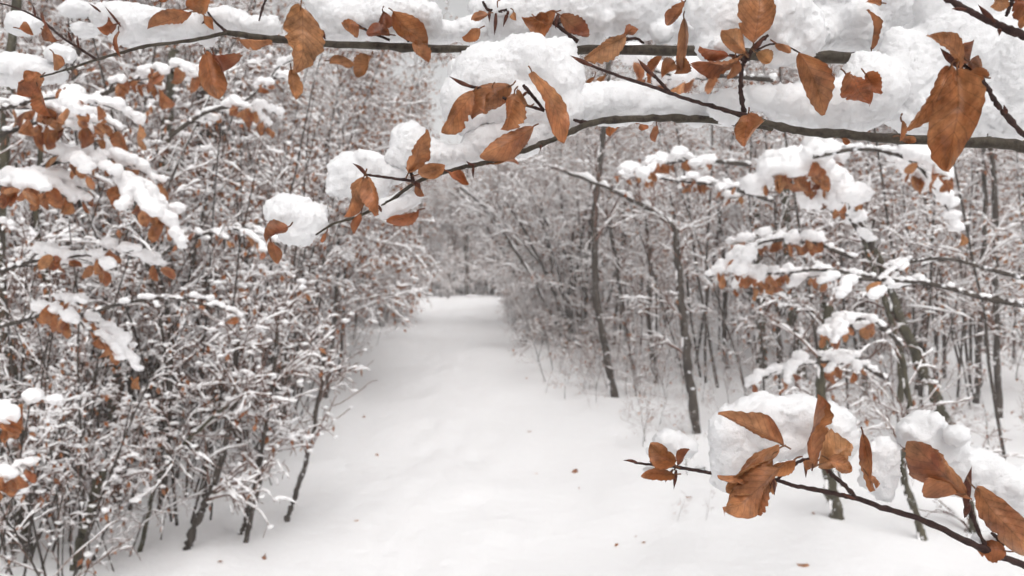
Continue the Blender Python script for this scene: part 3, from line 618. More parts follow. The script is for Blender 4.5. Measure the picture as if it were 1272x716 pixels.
bough('blurred snowy bough behind the bare pointed twig, centre right', [(960, 250), (890, 230), (840, 225), (790, 215)], 4.2, 130, twigs=11, tw_len=0.35, leaves=16, lump=0.042, group=GR)
bough('pale snowy bough between the two upper branches at right', [(960, 100), (900, 95), (850, 96), (810, 88)], 1.5, 131, twigs=7, tw_len=0.16, leaves=7, lump=0.03, group=GR)
bough('snowy bough right of centre under the upper branches', [(930, 205), (880, 200), (850, 200), (820, 205)], 3.2, 132, twigs=9, tw_len=0.25, leaves=12, lump=0.036, group=GR)

# ------------------------------------------------------------------ trees: generator
def grow(start, dirs, length, k, droop, wob, rng):
    Nn = len(start); P = np.empty((Nn, k, 3)); P[:, 0] = start; d = norm(dirs.copy()); st = (length / (k - 1))[:, None]
    for i in range(1, k):
        d = norm(d + np.array([0, 0, -1.0]) * np.asarray(droop).reshape(-1, 1) / (k - 1) + rng.normal(0, wob, (Nn, 3)))
        P[:, i] = P[:, i - 1] + d * st
    return P
def sample(P, R, parent, t):
    k = P.shape[1]; u = np.clip(t, 0, 0.999) * (k - 1); i = u.astype(int); f = (u - i)[:, None]
    return P[parent, i] * (1 - f) + P[parent, i + 1] * f, norm(P[parent, i + 1] - P[parent, i]), R[parent, i] * (1 - f[:, 0]) + R[parent, i + 1] * f[:, 0]
def offshoots(P, R, per, tlo, thi, ang, up, rng, flat=0.7):
    n = len(P); parent = np.repeat(np.arange(n), per); t = rng.uniform(tlo, thi, n * per)
    p, tan, r = sample(P, R, parent, t)
    rnd = norm(rng.normal(size=(n * per, 3)) * np.array([1, 1, 1 - flat])); lat = norm(np.cross(tan, rnd) * np.array([1, 1, 1 - flat * 0.6]) + 1e-6)
    a = ang * rng.uniform(0.6, 1.4, n * per)[:, None]
    return p, norm(tan * np.cos(a) + lat * np.sin(a) + np.array([0, 0, up])), r, t, parent
def snow_on(bag, P, R, s0, k2, rng, cover=0.9, steep=0.35):
    k = P.shape[1]; u = np.linspace(0, k - 1.001, k2); i = u.astype(int); f = (u - i)[None, :, None]
    S = P[:, i] * (1 - f) + P[:, i + 1] * f; r = R[:, i] * (1 - f[..., 0]) + R[:, i + 1] * f[..., 0]
    T = norm(np.gradient(S, axis=1)); h = np.sqrt(np.clip(1 - T[..., 2] ** 2, 0, 1))
    keep = rng.random(len(S)) < cover
    s = s0 * np.clip(rng.uniform(-0.15, 1.6, S.shape[:2]), 0.04, 2) * np.clip((h - steep) / (1 - steep), 0, 1) ** 0.7
    s[:, 0] *= 0.2; s[:, -1] *= 0.2
    s = s[keep]; S = S[keep]; r = r[keep]
    ok = s.mean(1) > s0 * 0.12; s, S, r = s[ok], S[ok], r[ok]
    if len(S): tubes(S + np.stack([s * 0 , s * 0, r * 0.7 + s * 0.75], -1), s + 0.0006, 4, bag, sz=0.9, caps=False)
def tree_leaves(bag, pts, rng, size=0.05):
    n = len(pts)
    if not n: return
    L = size * rng.uniform(0.7, 1.2, n)[:, None]; dn = norm(np.array([0, 0, -1.0]) + rng.normal(0, 0.35, (n, 3))); sd = norm(np.cross(dn, rng.normal(size=(n, 3)))); nr = np.cross(sd, dn)
    p0 = pts; p1 = pts + dn * L * 0.45 + sd * L * 0.27; p2 = pts + dn * L * 0.45 - sd * L * 0.27; p3 = pts + dn * L; pm = pts + dn * L * 0.5 + nr * L * 0.14
    V = np.stack([p0, p1, p2, p3, pm], 1); T = np.array([[0, 4, 1], [0, 2, 4], [1, 4, 3], [4, 2, 3]])
    bag.add(V.reshape(-1, 3), None, (T[None] + (np.arange(n) * 5)[:, None, None]).reshape(-1, 3))

def crown_on(P, R, rng, nb, blen, tlo, thi, bang=0.9, bup=0.15, bdroop=0.5, ntw=8, twlen=0.5, nlet=4, letlen=0.2, snow=0.014, leaves=0, clump=0, fine=True, min_r=0.0027, snow_trunk=True):
    """P (n,k,3), R (n,k): main axes. returns crown, snow, foliage bags"""
    crown, sn, fol = Bag(), Bag(), Bag()
    per = max(1, nb // len(P))
    s, d, r, t, par = offshoots(P, R, per, tlo, thi, bang, bup, rng, 0.5)
    L = blen * rng.uniform(0.55, 1.25, len(s)) * (1.15 - 0.6 * (t - tlo) / max(1e-3, thi - tlo))
    B = grow(s, d, L, 7, bdroop * rng.uniform(0.3, 1.5, len(s)), 0.09, rng)
    RB = np.maximum(min_r * 1.3, (r * 0.36)[:, None] * np.linspace(1, 0.3, 7)[None]); tubes(B, RB, 5, crown, caps=False); snow_on(sn, B, RB, snow * 1.25, 12, rng, 0.95)
    s, d, r, t, par = offshoots(B, RB, ntw, 0.15, 1.0, 0.75, 0.1, rng)
    Lt = twlen * rng.uniform(0.4, 1.3, len(s)); TW = grow(s, d, Lt, 5, 0.4 * rng.uniform(-0.2, 1.5, len(s)), 0.2, rng)
    RT_ = np.maximum(min_r, (r * 0.6)[:, None] * np.linspace(1, 0.4, 5)[None]); tubes(TW, RT_, 4 if fine else 3, crown, caps=False); snow_on(sn, TW, RT_, snow, 8, rng, 0.75)
    tips = TW[:, 2:].reshape(-1, 3)
    if nlet:
        s, d, r, t, par = offshoots(TW, RT_, nlet, 0.2, 1.0, 0.7, 0.1, rng)
        Ll = letlen * rng.uniform(0.4, 1.3, len(s)); TL = grow(s, d, Ll, 4, 0.4 * rng.uniform(-0.3, 1.5, len(s)), 0.28, rng)
        RL = np.maximum(min_r * 0.75, (r * 0.6)[:, None] * np.linspace(1, 0.5, 4)[None]); tubes(TL, RL, 3, crown, caps=False); snow_on(sn, TL, RL, snow * 0.8, 5, rng, 0.42)
        tips = np.vstack([tips, TL[:, -1]])
    if leaves:
        pk = tips[rng.integers(0, len(tips), leaves)]; tree_leaves(fol, pk + np.array([0, 0, -0.004]), rng)
        rr = rng.uniform(0.011, 0.024, leaves)[:, None] * np.stack([rng.uniform(0.8, 1.9, leaves), rng.uniform(0.8, 1.9, leaves), rng.uniform(0.5, 0.9, leaves)], -1); blobs(sn, (pk + np.array([0, 0, 0.014]))[::3], rr[::3], ICO1, rng, 0.25)
    if clump:
        pk = tips[rng.integers(0, len(tips), clump)]; rr = snow * rng.uniform(0.9, 2.0, clump)[:, None] * np.stack([rng.uniform(0.7, 2.2, clump), rng.uniform(0.7, 2.2, clump), rng.uniform(0.5, 0.9, clump)], -1); blobs(sn, pk + np.array([0, 0, snow * 0.7]), rr, ICO1, rng, 0.25)
    return crown, sn, fol

class Proto: pass
def make_proto(name, seed, height, rad, nstem=1, lean=0.12, spread=0.0, arch=0.0, bark=None, wob=0.06, **kw):
    rng = np.random.default_rng(seed); p = Proto(); p.name = name; p.parts = []; p.h = height
    az = rng.uniform(0, 6.28) + np.arange(nstem) * 2.4
    d = np.stack([np.cos(az) * (spread + lean * rng.random(nstem)), np.sin(az) * (spread + lean * rng.random(nstem)), np.ones(nstem)], -1)
    st = np.stack([np.cos(az) * 0.06 * (nstem > 1), np.sin(az) * 0.06 * (nstem > 1), np.full(nstem, -0.12)], -1)
    hh = height * (rng.uniform(0.6, 1.05, nstem) if nstem > 1 else np.ones(1))
    P = grow(st, d, hh + 0.12, 12, np.full(nstem, arch), wob, rng)
    rr = rad * (rng.uniform(0.6, 1.1, nstem) if nstem > 1 else np.ones(1)); R = rr[:, None] * np.linspace(1.12, 0.25, 12)[None]
    for i in range(nstem):
        V, Q, T = tubes(P[i:i + 1], R[i:i + 1], 7); p.parts.append(('trunk' if nstem == 1 else 'stem', mesh_np('trunk', V, Q, T, bark or BARK), None))
    crown, sn, fol = crown_on(P, R, rng, **kw)
    snow_on(sn, P, R, R.mean() * 0.85, 22, rng, 1.0, 0.06)          # snow plastered along leaning stems
    p.parts.append(('crown', crown.mesh('crown', TWIG), 'stuff')); p.parts.append(('snow', sn.mesh('snow', SNOW_MID), 'stuff'))
    if fol.n: p.parts.append(('foliage', fol.mesh('foliage', LEAF_MID, smooth=False), 'stuff'))
    return p
def plant(p, x, y, label, cat, group, rz, scale=1.0, sink=0.0, tilt=(0, 0)):
    e = thing(p.name, label, cat, (x, y, gz(x, y) - sink), group, rz); e.scale = (scale,) * 3; e.rotation_euler = (tilt[0], tilt[1], rz)
    for nm, me, kd in p.parts:
        o = bpy.data.objects.new(nm, me); C.objects.link(o); o.parent = e
        if kd: o['kind'] = kd
    return e

SAP = [make_proto('beech_sapling', 200 + i, 4.2 + 0.5 * (i % 3), 0.022, lean=0.25, nb=38, blen=0.95, tlo=0.15, thi=0.98, ntw=9, twlen=0.38, nlet=4, letlen=0.16, snow=0.0115, leaves=1700 if i % 2 == 0 else 1200, clump=600) for i in range(4)]
SHRUB = [make_proto('hazel_shrub', 230 + i, 3.4 + 0.5 * i, 0.014, nstem=10, lean=0.2, spread=0.2, arch=0.2, nb=70, blen=0.6, tlo=0.14, thi=0.98, ntw=7, twlen=0.32, nlet=3, letlen=0.15, snow=0.0095, leaves=500, clump=500) for i in range(3)]
SHRUB2 = [make_proto('hazel_shrub', 240 + i, 3.6 + 0.5 * i, 0.014, nstem=8, lean=0.2, spread=0.2, arch=0.25, nb=56, blen=0.7, tlo=0.05, thi=0.98, ntw=6, twlen=0.36, nlet=3, letlen=0.16, snow=0.0175, leaves=650, clump=420) for i in range(2)]
POLE = [make_proto('pole_tree', 250 + i, 8.0 + i, 0.045, lean=0.08, wob=0.03, nb=46, blen=1.6, tlo=0.12, thi=0.98, bup=0.25, ntw=8, twlen=0.6, nlet=4, letlen=0.28, snow=0.0175, leaves=1300, clump=450, min_r=0.0042) for i in range(3)]
THIN = [make_proto('thin_sapling', 310 + i, 5.5 + 0.6 * i, 0.019, lean=0.16, wob=0.045, nb=24, blen=0.8, tlo=0.22, thi=0.98, bup=0.3, ntw=6, twlen=0.36, nlet=3, letlen=0.16, snow=0.0135, leaves=380, clump=200, bark=BARK) for i in range(3)]
FAR = [make_proto('tall_tree', 270 + i, 13.0 + i, 0.09, lean=0.06, wob=0.03, nb=60, blen=2.6, tlo=0.03, thi=0.98, bup=0.2, bdroop=0.4, ntw=8, twlen=1.1, nlet=4, letlen=0.5, snow=0.034, clump=50, min_r=0.008, fine=False) for i in range(2)]
WHIP = [make_proto('whip_sapling', 300 + i, 3.0 + 0.4 * i, 0.012, nstem=4, lean=0.15, spread=0.16, arch=0.1, wob=0.05, nb=26, blen=0.4, tlo=0.24, thi=0.98, bup=0.75, ntw=4, twlen=0.22, nlet=2, letlen=0.11, snow=0.008, leaves=70, clump=170, min_r=0.0022) for i in range(3)]
SEED = [make_proto('seedling', 290 + i, 1.1 + 0.3 * i, 0.006, lean=0.5, arch=0.3, nb=10, blen=0.36, tlo=0.2, thi=0.95, ntw=5, twlen=0.15, nlet=2, letlen=0.07, snow=0.0055, leaves=14 if i < 2 else 3, clump=4, min_r=0.002) for i in range(3)]

rngp = np.random.default_rng(7)
def px_of(x, y, z=1.6): return CX + F * x / y
ANCHORS = [(20, 4.4, 'left edge trunk'), (80, 6.0, 'grey upright sapling near left edge'), (160, 6.2, 'thickest curved left trunk'), (212, 5.2, 'slim upright left sapling'), (320, 4.6, 'paired thin saplings'), (460, 20, 'left path curve'), (270, 8.5, 'broad dark left trunk'), (385, 5.1, 'lone sapling at left path edge'),
           (578, 31, 'darkest trunk at the bend'), (634, 34, 'dark trunk where the path ends'), (690, 14, 'fan shaped shrub'), (748, 9.6, 'slender dark tree by the path'),
           (852, 7.4, 'tree with the arching snowy limb'), (946, 10.5, 'left one of three grey trunks'), (1024, 10.8, 'right one of three grey trunks'), (1130, 6.6, 'leaning forked sapling'), (1232, 7.8, 'rightmost upright sapling')]
_O = 'first second third fourth fifth sixth seventh eighth ninth tenth eleventh twelfth thirteenth fourteenth fifteenth sixteenth seventeenth eighteenth nineteenth twentieth'.split()
ORD = ['nearest'] + [w + ' nearest' for w in _O[1:]] + ['twenty-' + w + ' nearest' for w in _O[:9]]
PLANTED = []
def scatter(protos, count, dlo, dhi, side, off_lo, off_hi, label, cat, group, scale=(0.8, 1.2), mind=0.35, power=1.0, pxlo=-150, pxhi=1430, avoid=None):
    done = []; tries = 0
    while len(done) < count and tries < count * 60:
        tries += 1
        y = dlo + (dhi - dlo) * rngp.random() ** power; off = off_lo + (off_hi - off_lo) * rngp.random()
        x = path_x(y) + side * (path_hw(y) + off)
        if not pxlo < px_of(x, y) < pxhi: continue
        if avoid and avoid(x, y): continue
        if label.startswith('tall slim') and abs(px_of(x, y) - 600) < 90 and y < 34: continue
        if any((x - a) ** 2 + (y - b) ** 2 < mind ** 2 for a, b in done): continue
        done.append((x, y)); p = protos[rngp.integers(len(protos))]
        e = plant(p, x, y, label, cat, group, rngp.uniform(0, 6.28), rngp.uniform(*scale), 0.0, (rngp.normal(0, 0.05), rngp.normal(0, 0.05)))
        if cat in ('sapling', 'shrub') and y < 30: e.rotation_euler = (rngp.normal(0, 0.06), rngp.uniform(0.0, 0.22), (0 if side < 0 else math.pi) + rngp.normal(0, 0.9))
        px = px_of(x, y); a = min(ANCHORS, key=lambda q: abs(q[0] - px)); PLANTED.append((label, ('behind' if y > a[1] else 'in front of'), a[2], y, e))
    return done
# left thicket
scatter(WHIP, 46, 4.2, 10, -1, 0.5, 2.6, 'upright whip', 'sapling', 'whips at the front of the left thicket', mind=0.3)
scatter(THIN, 40, 4.6, 13, -1, 0.55, 6.0, 'thin straight sapling', 'sapling', 'thin saplings in the left thicket', mind=0.3, scale=(0.6, 1.0))
scatter(SAP, 26, 5.8, 13, -1, 1.7, 7.5, 'leafy snowy sapling', 'sapling', 'saplings in the left thicket')
scatter(SHRUB, 28, 6.2, 24, -1, 1.2, 8, 'many stemmed snowy shrub', 'shrub', 'shrubs in the left thicket', mind=0.5, power=1.4)
scatter(SAP, 26, 13, 32, -1, 0.9, 9, 'distant snow covered sapling', 'sapling', 'far saplings left of the path', mind=0.6)
scatter(POLE, 20, 9, 36, -1, 5.0, 16, 'tall slim snowy tree', 'tree', 'slim trees behind the left thicket', mind=0.8)
scatter(SEED, 44, 4.0, 20, -1, 0.05, 2.2, 'small twiggy seedling', 'seedling', 'seedlings along the left path edge', scale=(0.5, 1.1), mind=0.2)
scatter(WHIP, 7, 3.3, 4.4, -1, 0.75, 2.0, 'thin low whip', 'sapling', 'whips at the lower left corner', scale=(0.5, 0.9), mind=0.25, pxlo=-60, pxhi=230)
scatter(SEED, 16, 3.2, 4.6, -1, 0.6, 2.0, 'small leafy seedling', 'seedling', 'seedlings in the lower left corner', scale=(0.5, 1.0), mind=0.15, pxlo=-60, pxhi=260)
# right stand
scatter(SAP, 18, 10, 22, 1, 3.0, 12, 'thin leafy snowy sapling', 'sapling', 'saplings right of the path', mind=0.7)
scatter(SHRUB2, 25, 12, 32, 1, 1.5, 13, 'many stemmed snowy shrub', 'shrub', 'shrubs right of the path', mind=0.8)
scatter(POLE, 9, 14, 36, 1, 6.0, 18, 'tall slim snowy tree', 'tree', 'slim trees right of the path', mind=0.8)
scatter(SEED, 60, 4.8, 14, 1, 0.15, 3.6, 'tiny twig tuft', 'seedling', 'twig tufts right of the path', scale=(0.10, 0.26), mind=0.15)
scatter(SEED, 50, 5.5, 16, 1, 1.5, 7, 'small twiggy seedling', 'seedling', 'seedlings right of the path', scale=(0.5, 1.3), mind=0.3)
scatter(SEED, 60, 9, 27, 1, -0.05, 2.4, 'brushy seedling', 'seedling', 'brush along the right path edge', scale=(0.35, 0.95), mind=0.18)
scatter(SHRUB2, 30, 14, 27, 1, 0.1, 1.7, 'low snowy shrub', 'shrub', 'low shrubs along the right path edge', scale=(0.22, 0.5), mind=0.5)
scatter(THIN, 26, 12, 27, 1, 0.8, 3.6, 'slim upright sapling', 'sapling', 'slim saplings by the right path edge', mind=0.3, scale=(0.6, 1.0))
scatter(THIN, 62, 7.8, 23, 1, 2.0, 12, 'thin dark snowy sapling', 'sapling', 'thin saplings right of the path', mind=0.3, pxlo=700)
scatter(THIN, 20, 5.4, 9.0, 1, 2.1, 6.5, 'near thin sapling', 'sapling', 'near thin saplings at the right', mind=0.35, scale=(0.5, 0.85), pxlo=745)
scatter(SEED, 40, 6.0, 13, 1, 0.5, 3.2, 'leafless low sprig', 'seedling', 'sprigs on the right bank', scale=(0.25, 0.6), mind=0.2)
scatter(SEED, 44, 9, 16, 1, 0.2, 1.9, 'twiggy shoot', 'seedling', 'shoots along the right path edge', scale=(0.4, 1.1), mind=0.18)
scatter(THIN, 10, 10, 16, 1, 1.0, 2.4, 'small sapling by the path', 'sapling', 'small saplings by the right path edge', scale=(0.4, 0.7), mind=0.3)
scatter(SHRUB2, 22, 18, 30, -1, 0.05, 1.6, 'low snowy brush', 'shrub', 'low brush at the left of the path curve', scale=(0.25, 0.55), mind=0.4)
# far end
scatter(FAR, 30, 44, 78, 1, -26, 40, 'tall faint snowy tree', 'tree', 'tall trees beyond the bend', mind=2.0, pxlo=-100, pxhi=1400, avoid=lambda x, y: 455 < px_of(x, y) < 720)
scatter(SHRUB2, 44, 32, 48, 1, -16, 12, 'faint far snowy shrub', 'shrub', 'shrubs beyond the bend', mind=0.8, scale=(0.9, 1.5), pxlo=330, pxhi=950, avoid=lambda x, y: abs(x - path_x(y)) < path_hw(y) + 0.3)
def lean(p, px, d, ang, heading, label, cat, group, scale=1.0):
    x = (px - CX) / F * d; e = plant(p, x, d, label, cat, group, heading, scale, 0.0, (0.0, ang)); a = min(ANCHORS, key=lambda q: abs(q[0] - px)); PLANTED.append((label, 'behind' if d > a[1] else 'in front of', a[2], d, e))
for i, (px, d, ang) in enumerate([(420, 11, 0.20), (395, 12.5, 0.28), (440, 15, 0.24), (452, 19, 0.26), (405, 9.5, 0.22)]):
    lean(SAP[i % 4], px, d, ang, (i % 3 - 1) * 0.5, 'snowy tree leaning over the path', 'tree', 'trees leaning over the path', 1.15)
for i, (px, d, ang) in enumerate([(690, 19, 0.24), (720, 17, 0.3)]):
    lean(SAP[i * 2 + 1], px, d, ang, math.pi + (i % 3 - 1) * 0.5, 'snowy tree leaning over the path', 'tree', 'trees leaning over the path', 1.1)
for i, px in enumerate([488, 500, 516, 530, 543, 556, 570, 586, 598, 610, 622, 636, 650, 664]):
    lean(SHRUB2[i % 2], px, 31.5 + (i * 7 % 5) * 0.9, 0.05, i * 1.3, 'low brush closing the bend', 'shrub', 'brush closing the bend', 0.95 + 0.15 * (i % 4))
for i, (px, d) in enumerate([(492, 33), (512, 36), (534, 34), (556, 37), (585, 36), (606, 38), (640, 37), (655, 35)]):
    lean(SAP[i % 4], px, d, 0.12, (0 if px < 570 else math.pi) + (i % 3 - 1) * 0.6, 'pale sapling closing the bend', 'sapling', 'saplings closing the bend', 1.3)
for i, (px, d) in enumerate([(440, 34), (470, 38), (418, 40)]):
    lean(FAR[i % 2], px, d, 0.06, i * 1.1, 'tall pale tree behind the bend', 'tree', 'tall trees behind the bend', 1.2)
groups = {}
for lab, rel, anc, y, e in sorted(PLANTED, key=lambda q: q[3]):
    n = groups.get((lab, rel, anc), 0); groups[(lab, rel, anc)] = n + 1
    e['label'] = '%s %s %s, %s' % (lab, rel, anc, ORD[min(n, len(ORD) - 1)])

# ------------------------------------------------------------------ trees one can single out, traced on their own stems
def hero(name, label, cat, trunks, depth, seed, bark=None, group=None, cling=0.2, **kw):
    """trunks: list of (pixel polyline root first, [width px at root, at top])"""
    rng = np.random.default_rng(seed); ps, rs = [], []
    for pts, w in trunks:
        P = smooth_poly(np.array([at(p[0], p[1], depth + (p[2] if len(p) > 2 else 0)) for p in pts]), 16); P[1:-1] += rng.normal(0, 0.0025 * depth / 4, (14, 3))
        ps.append(P); rs.append(np.linspace(w[0], w[1], 16) * depth / F / 2)
    P = np.array(ps); R = np.array(rs); o = P[0, 0].copy()
    e = thing(name, label, cat, o, group)
    for i in range(len(P)):
        q = P[i].copy()
        if i == 0 or len(trunks) > 2:          # root runs into the ground
            g = gz(q[0, 0], q[0, 1]); q = np.vstack([[q[0, 0] + (q[0, 0] - q[1, 0]) * 0.3, q[0, 1], min(q[0, 2], g) - 0.12], q]); r = np.concatenate([[R[i, 0] * 1.15], R[i]])
        else: r = R[i]
        q2 = smooth_poly(q, 44); r2 = np.interp(np.linspace(0, 1, 44), np.linspace(0, 1, len(r)), r) * (1 + rng.normal(0, 0.05, 44)) * np.where(rng.random(44) < 0.1, 1.18, 1); q2[4:] += rng.normal(0, 0.12, (40, 3)) * r2[4:, None]
        V, Q, T = tubes(q2[None], r2[None], 9); obj('trunk' if i == 0 or len(trunks) > 2 else 'branch', mesh_np('trunk', V - o, Q, T, bark or BARK), e)
    kk = dict(nb=14 * len(P), blen=0.09 * depth, tlo=0.25, thi=1.0, bup=0.35, bdroop=0.3, ntw=6, twlen=0.05 * depth, nlet=2, letlen=0.02 * depth, snow=0.0012 * depth, leaves=12, clump=12); kk.update(kw)
    crown, sn, fol = crown_on(P, R, rng, **kk)
    snow_on(sn, P, R, R.mean() * (0.95 if cling else 1.5), 24, rng, 1.0, cling)
    # snow stuck to one side of the bark
    nk = 9; k = rng.integers(0, 15, nk); j = rng.integers(0, len(P), nk); pk = P[j, k] + (P[j, k + 1] - P[j, k]) * rng.random((nk, 1)); rr = R[j, k]
    blobs(sn, pk + np.stack([-rr * 0.8, -rr * 0.2, rr * 0], -1), np.stack([rr * 0.35, rr * 0.5, rr * rng.uniform(0.8, 2.0, nk)], -1), ICO1, rng, 0.25)
    obj('crown', crown.mesh('crown', TWIG, o), e, kind='stuff'); obj('snow', sn.mesh('snow', SNOW_MID, o), e, kind='stuff')
    if fol.n: obj('foliage', fol.mesh('foliage', LEAF_MID, o, False), e, kind='stuff')
    return e
hero('pole_tree', 'slender dark tree standing nearest the path on its right side', 'tree', [([(766, 501), (757, 460), (748, 410), (741, 350), (738, 290), (742, 230), (750, 170), (756, 90), (760, 0)], (10, 6.5))], 9.6, 301, tlo=0.35, nb=12, leaves=0)
hero('pole_tree', 'dark tree whose snowy limb arches left over the path', 'tree', [([(869, 556), (860, 500), (852, 430), (846, 370), (842, 320), (838, 285)], (11.5, 8)), ([(838, 287), (825, 270), (795, 254), (760, 237), (725, 222), (685, 208)], (6.5, 3))], 7.4, 302, tlo=0.2, nb=14, blen=0.5, leaves=14)
hero('pole_tree', 'straight grey trunk among three mid-distance trunks, left one', 'tree', [([(950, 500), (946, 440), (944, 380), (940, 300), (942, 200)], (13, 9))], 10.5, 303, bark=BARK_OLIVE, tlo=0.4, nb=10)
hero('pole_tree', 'straight grey trunk among three mid-distance trunks, middle one', 'tree', [([(1000, 505), (993, 450), (985, 390), (978, 300), (975, 200)], (13.5, 10))], 10.2, 304, bark=BARK_OLIVE, tlo=0.45, nb=10)
hero('pole_tree', 'straight grey trunk among three mid-distance trunks, right one', 'tree', [([(1030, 500), (1027, 440), (1024, 390), (1020, 300), (1022, 200)], (12, 9))], 10.8, 305, bark=BARK_OLIVE, tlo=0.45, nb=10)
hero('beech_sapling', 'leaning forked sapling at right, its stem slanting down to the right', 'sapling', [([(1186, 548), (1165, 500), (1145, 455), (1120, 400), (1100, 345), (1082, 300), (1060, 255)], (17, 7)), ([(1118, 500), (1118, 450), (1108, 400), (1090, 350), (1075, 305), (1058, 270)], (8, 5))], 6.6, 306, bark=BARK_OLIVE, tlo=0.4, nb=12, blen=0.45, leaves=10, snow=0.01)
hero('pole_tree', 'stout short-looking trunk directly below the lower right leaf bunch', 'tree', [([(1052, 684), (1042, 650), (1033, 612), (1024, 560), (1020, 480), (1030, 380)], (17, 11))], 4.9, 307, bark=BARK_OLIVE, tlo=0.55, nb=6, blen=0.4, leaves=0, snow=0.008)
hero('beech_sapling', 'olive stem descending right of the lower right leaf bunch', 'sapling', [([(1158, 730), (1148, 680), (1138, 640), (1124, 600), (1122, 570), (1130, 520), (1120, 440)], (11, 7))], 4.6, 308, bark=BARK_OLIVE, tlo=0.3, nb=8, blen=0.35, leaves=3, snow=0.007)
hero('beech_sapling', 'thick olive stem in the lower right corner', 'sapling', [([(1240, 740), (1226, 690), (1205, 640), (1200, 560)], (14, 9))], 4.7, 309, bark=BARK_OLIVE, tlo=0.4, nb=5, blen=0.3, leaves=0, snow=0.007)
for i, (x0, y0, x1, y1, x2, y2, w, d, lab) in enumerate([
    (816, 486, 806, 400, 800, 250, 7, 10.5, 'thin dark sapling between the two slender trees right of the path'),
    (790, 470, 775, 400, 752, 260, 6, 11.5, 'thin sapling just right of the slender dark tree'),
    (905, 470, 900, 420, 892, 250, 7, 11.5, 'thin sapling left of the three grey trunks'),
    (1078, 520, 1070, 440, 1066, 240, 8, 9.0, 'thin sapling between grey trunks and leaning forked sapling'),
    (1140, 500, 1146, 400, 1150, 200, 7, 9.5, 'upright thin sapling crossing behind the leaning forked sapling'),
    (1212, 520, 1216, 420, 1222, 180, 8, 8.6, 'upright dark sapling right of the leaning forked sapling'),
    (1244, 560, 1238, 430, 1226, 120, 9, 7.8, 'upright dark sapling nearest the right edge'),
    (1020, 490, 1052, 420, 1090, 250, 6, 9.8, 'thin sapling leaning right behind the trunks'),
    (975, 480, 968, 420, 962, 230, 6, 11.8, 'thin sapling between left and middle grey trunks')]):
    hero('beech_sapling', lab, 'sapling', [([(x0, y0), (x1, y1), ((x1 + x2) / 2 + 4, (y1 + y2) / 2), (x2, y2)], (w, w * 0.6))], d, 320 + i, tlo=0.25, nb=10, leaves=8)
# coppiced hazel fanning over the path from the right
fan = []
frng = random.Random(3)
for i in range(13):
    a = i / 12; bx = 765 - 70 * frng.random(); by = 436 - 10 * frng.random(); tx = 575 + 230 * a + frng.uniform(-12, 12); ty = 190 + 30 * frng.random() + 25 * (1 - a)
    fan.append(([(bx, by), (bx + (tx - bx) * 0.42, by + (ty - by) * 0.5, 0.2 * frng.uniform(-1, 1)), (bx + (tx - bx) * 0.75, by + (ty - by) * 0.82), (tx, ty, 0.6 * frng.uniform(-1, 1))], (4.4 * frng.uniform(0.7, 1.2), 2.0)))
hero('hazel_shrub', 'fan shaped coppiced shrub leaning over the path from the right', 'shrub', fan, 14.0, 340, nb=78, blen=0.9, tlo=0.25, ntw=6, twlen=0.5, nlet=3, letlen=0.2, snow=0.019, leaves=0, clump=120, cling=0.0)
fan = []
for i in range(9):
    a = i / 8; bx = 668 + 18 * frng.random(); by = 408 - 8 * frng.random(); tx = 560 + 190 * a + frng.uniform(-10, 10); ty = 225 + 30 * frng.random()
    fan.append(([(bx, by), (bx + (tx - bx) * 0.4, by + (ty - by) * 0.5), (bx + (tx - bx) * 0.75, by + (ty - by) * 0.82), (tx, ty)], (4, 1.8)))
hero('hazel_shrub', 'smaller fan shaped shrub farther up the right path edge', 'shrub', fan, 19.0, 341, nb=54, blen=1.1, tlo=0.2, ntw=6, twlen=0.6, nlet=3, letlen=0.25, snow=0.024, leaves=0, clump=120, cling=0.0)
